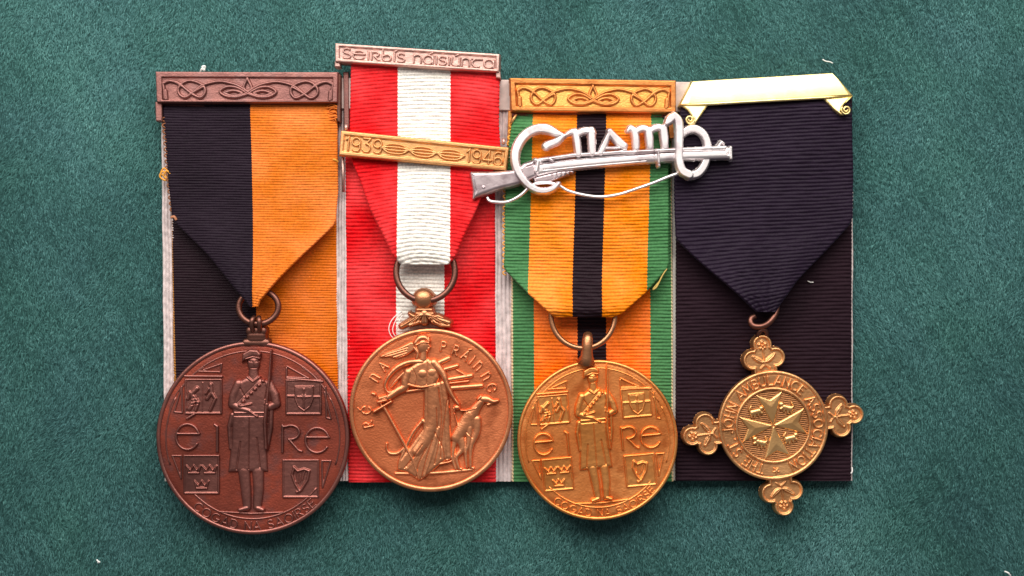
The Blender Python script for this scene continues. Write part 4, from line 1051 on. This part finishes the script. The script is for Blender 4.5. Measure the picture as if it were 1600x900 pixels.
def letter_badge(pts_list, z, h=7.5, flat=0):
    h = h * .72
    A = np.vstack([np.asarray(p)[:, :2] for p, r in pts_list]); m = 12
    c = Relief(A[:, 0].min() - m, A[:, 1].min() - m, A[:, 0].max() + m, A[:, 1].max() + m, .6, -5.5)
    for p, r in pts_list: c.stroke(p, np.asarray(r) * 1.2, h, flat=2.2)
    return c.mesh('letter', M['silver'], badge, z, 50, True)
def sp(p, r): A = np.c_[np.array(C2(p)), np.asarray(r, float)]; B = spline(A, 6); return B[:, :2], B[:, 2]
letter_badge([sp([(484, 250), (500, 240), (545, 222), (580, 196), (612, 180)], [5.2, 5, 4.6, 3.2, 1.4]),
              sp([(590, 190), (545, 176), (490, 152), (430, 152), (370, 182), (326, 240), (308, 310), (322, 385), (365, 452), (420, 494), (475, 504), (525, 490), (556, 462)],
                 [2, 4.6, 6.4, 6.2, 6.2, 6.2, 6.0, 5.4, 5, 4.6, 4.4, 3.8, 2.8])], 52, 8)
letter_badge([sp([(606, 178), (640, 166), (655, 190)], [3, 4.2, 5]), sp([(650, 168), (660, 220), (668, 292)], [5, 5, 4.6]), sp([(660, 182), (690, 164), (725, 160), (748, 172)], [4, 4.8, 4.8, 5]), sp([(742, 160), (744, 220), (746, 286)], [5.4, 5.4, 4.6])], 50, 7)
letter_badge([sp([(795, 286), (818, 236), (848, 164)], [4, 4.2, 3.2]), sp([(846, 166), (880, 206), (920, 244), (938, 240)], [4.4, 5.4, 5.4, 2.2]), sp([(822, 258), (880, 258), (905, 256)], [2, 2, 2])], 50, 7)
letter_badge([sp([(948, 162), (966, 146), (986, 168)], [2.6, 4.2, 4.6]), sp([(986, 160), (994, 210), (996, 258)], [5, 5, 4.4]), sp([(990, 172), (1020, 150), (1050, 150), (1068, 170)], [3.8, 4.6, 4.6, 5]), sp([(1066, 160), (1072, 210), (1074, 252)], [5.4, 5.4, 4.6]),
              sp([(1072, 168), (1100, 146), (1132, 142), (1152, 160)], [3.8, 4.6, 4.6, 5]), sp([(1150, 148), (1156, 200), (1160, 252)], [5.6, 5.6, 4.8])], 50, 7)
letter_badge([sp([(1166, 122), (1188, 96), (1212, 74)], [3.4, 5.8, 4]), sp([(1212, 72), (1234, 110), (1240, 180), (1238, 260), (1238, 330), (1256, 388), (1296, 412)], [4, 6, 5.8, 5.4, 5.6, 6, 5.8])], 53, 8)
letter_badge([sp([(1264, 178), (1292, 154), (1334, 148), (1376, 172), (1402, 222), (1404, 290), (1388, 352), (1350, 400), (1296, 414)], [4.4, 5.4, 5.6, 5.6, 5.4, 5.2, 5.4, 5.6, 5.4])], 44, 7)

# ================================================================ lint on the felt
def lint(label, pts, r):
    o = tube('lint', spline([(a, b, cz) for a, b, cz in pts], 6), r, M['lint'], None, 6, seg=6)
    o['label'] = label; o['category'] = 'lint'
    cxy = np.array(place(pts[0][0], pts[0][1], 0, 6)); me = o.data
    me.transform(__import__('mathutils').Matrix.Translation(-Vector(cxy))); o.location = cxy
    return o
lint('white fluff tuft on the felt just above the black and orange ribbon bar', [(314, 113, 9), (317, 109, 13), (321, 111, 12), (318, 106, 14), (322, 105, 12), (319, 112, 10)], 1.5)
lint('thin white hair of lint on the felt above the gold scroll bar', [(1285, 93, 7), (1290, 96, 8), (1296, 97, 8), (1301, 99, 7)], .9)
lint('small white speck of lint on the felt below the brown copper medal', [(151, 875, 5), (154, 877, 7), (156, 878, 7), (153, 879, 6)], 1.3)
lint('pale tuft of lint on the felt below the brass cross-shaped medal', [(1570, 893, 5), (1575, 895, 8), (1577, 898, 7), (1579, 899, 6)], 1.3)
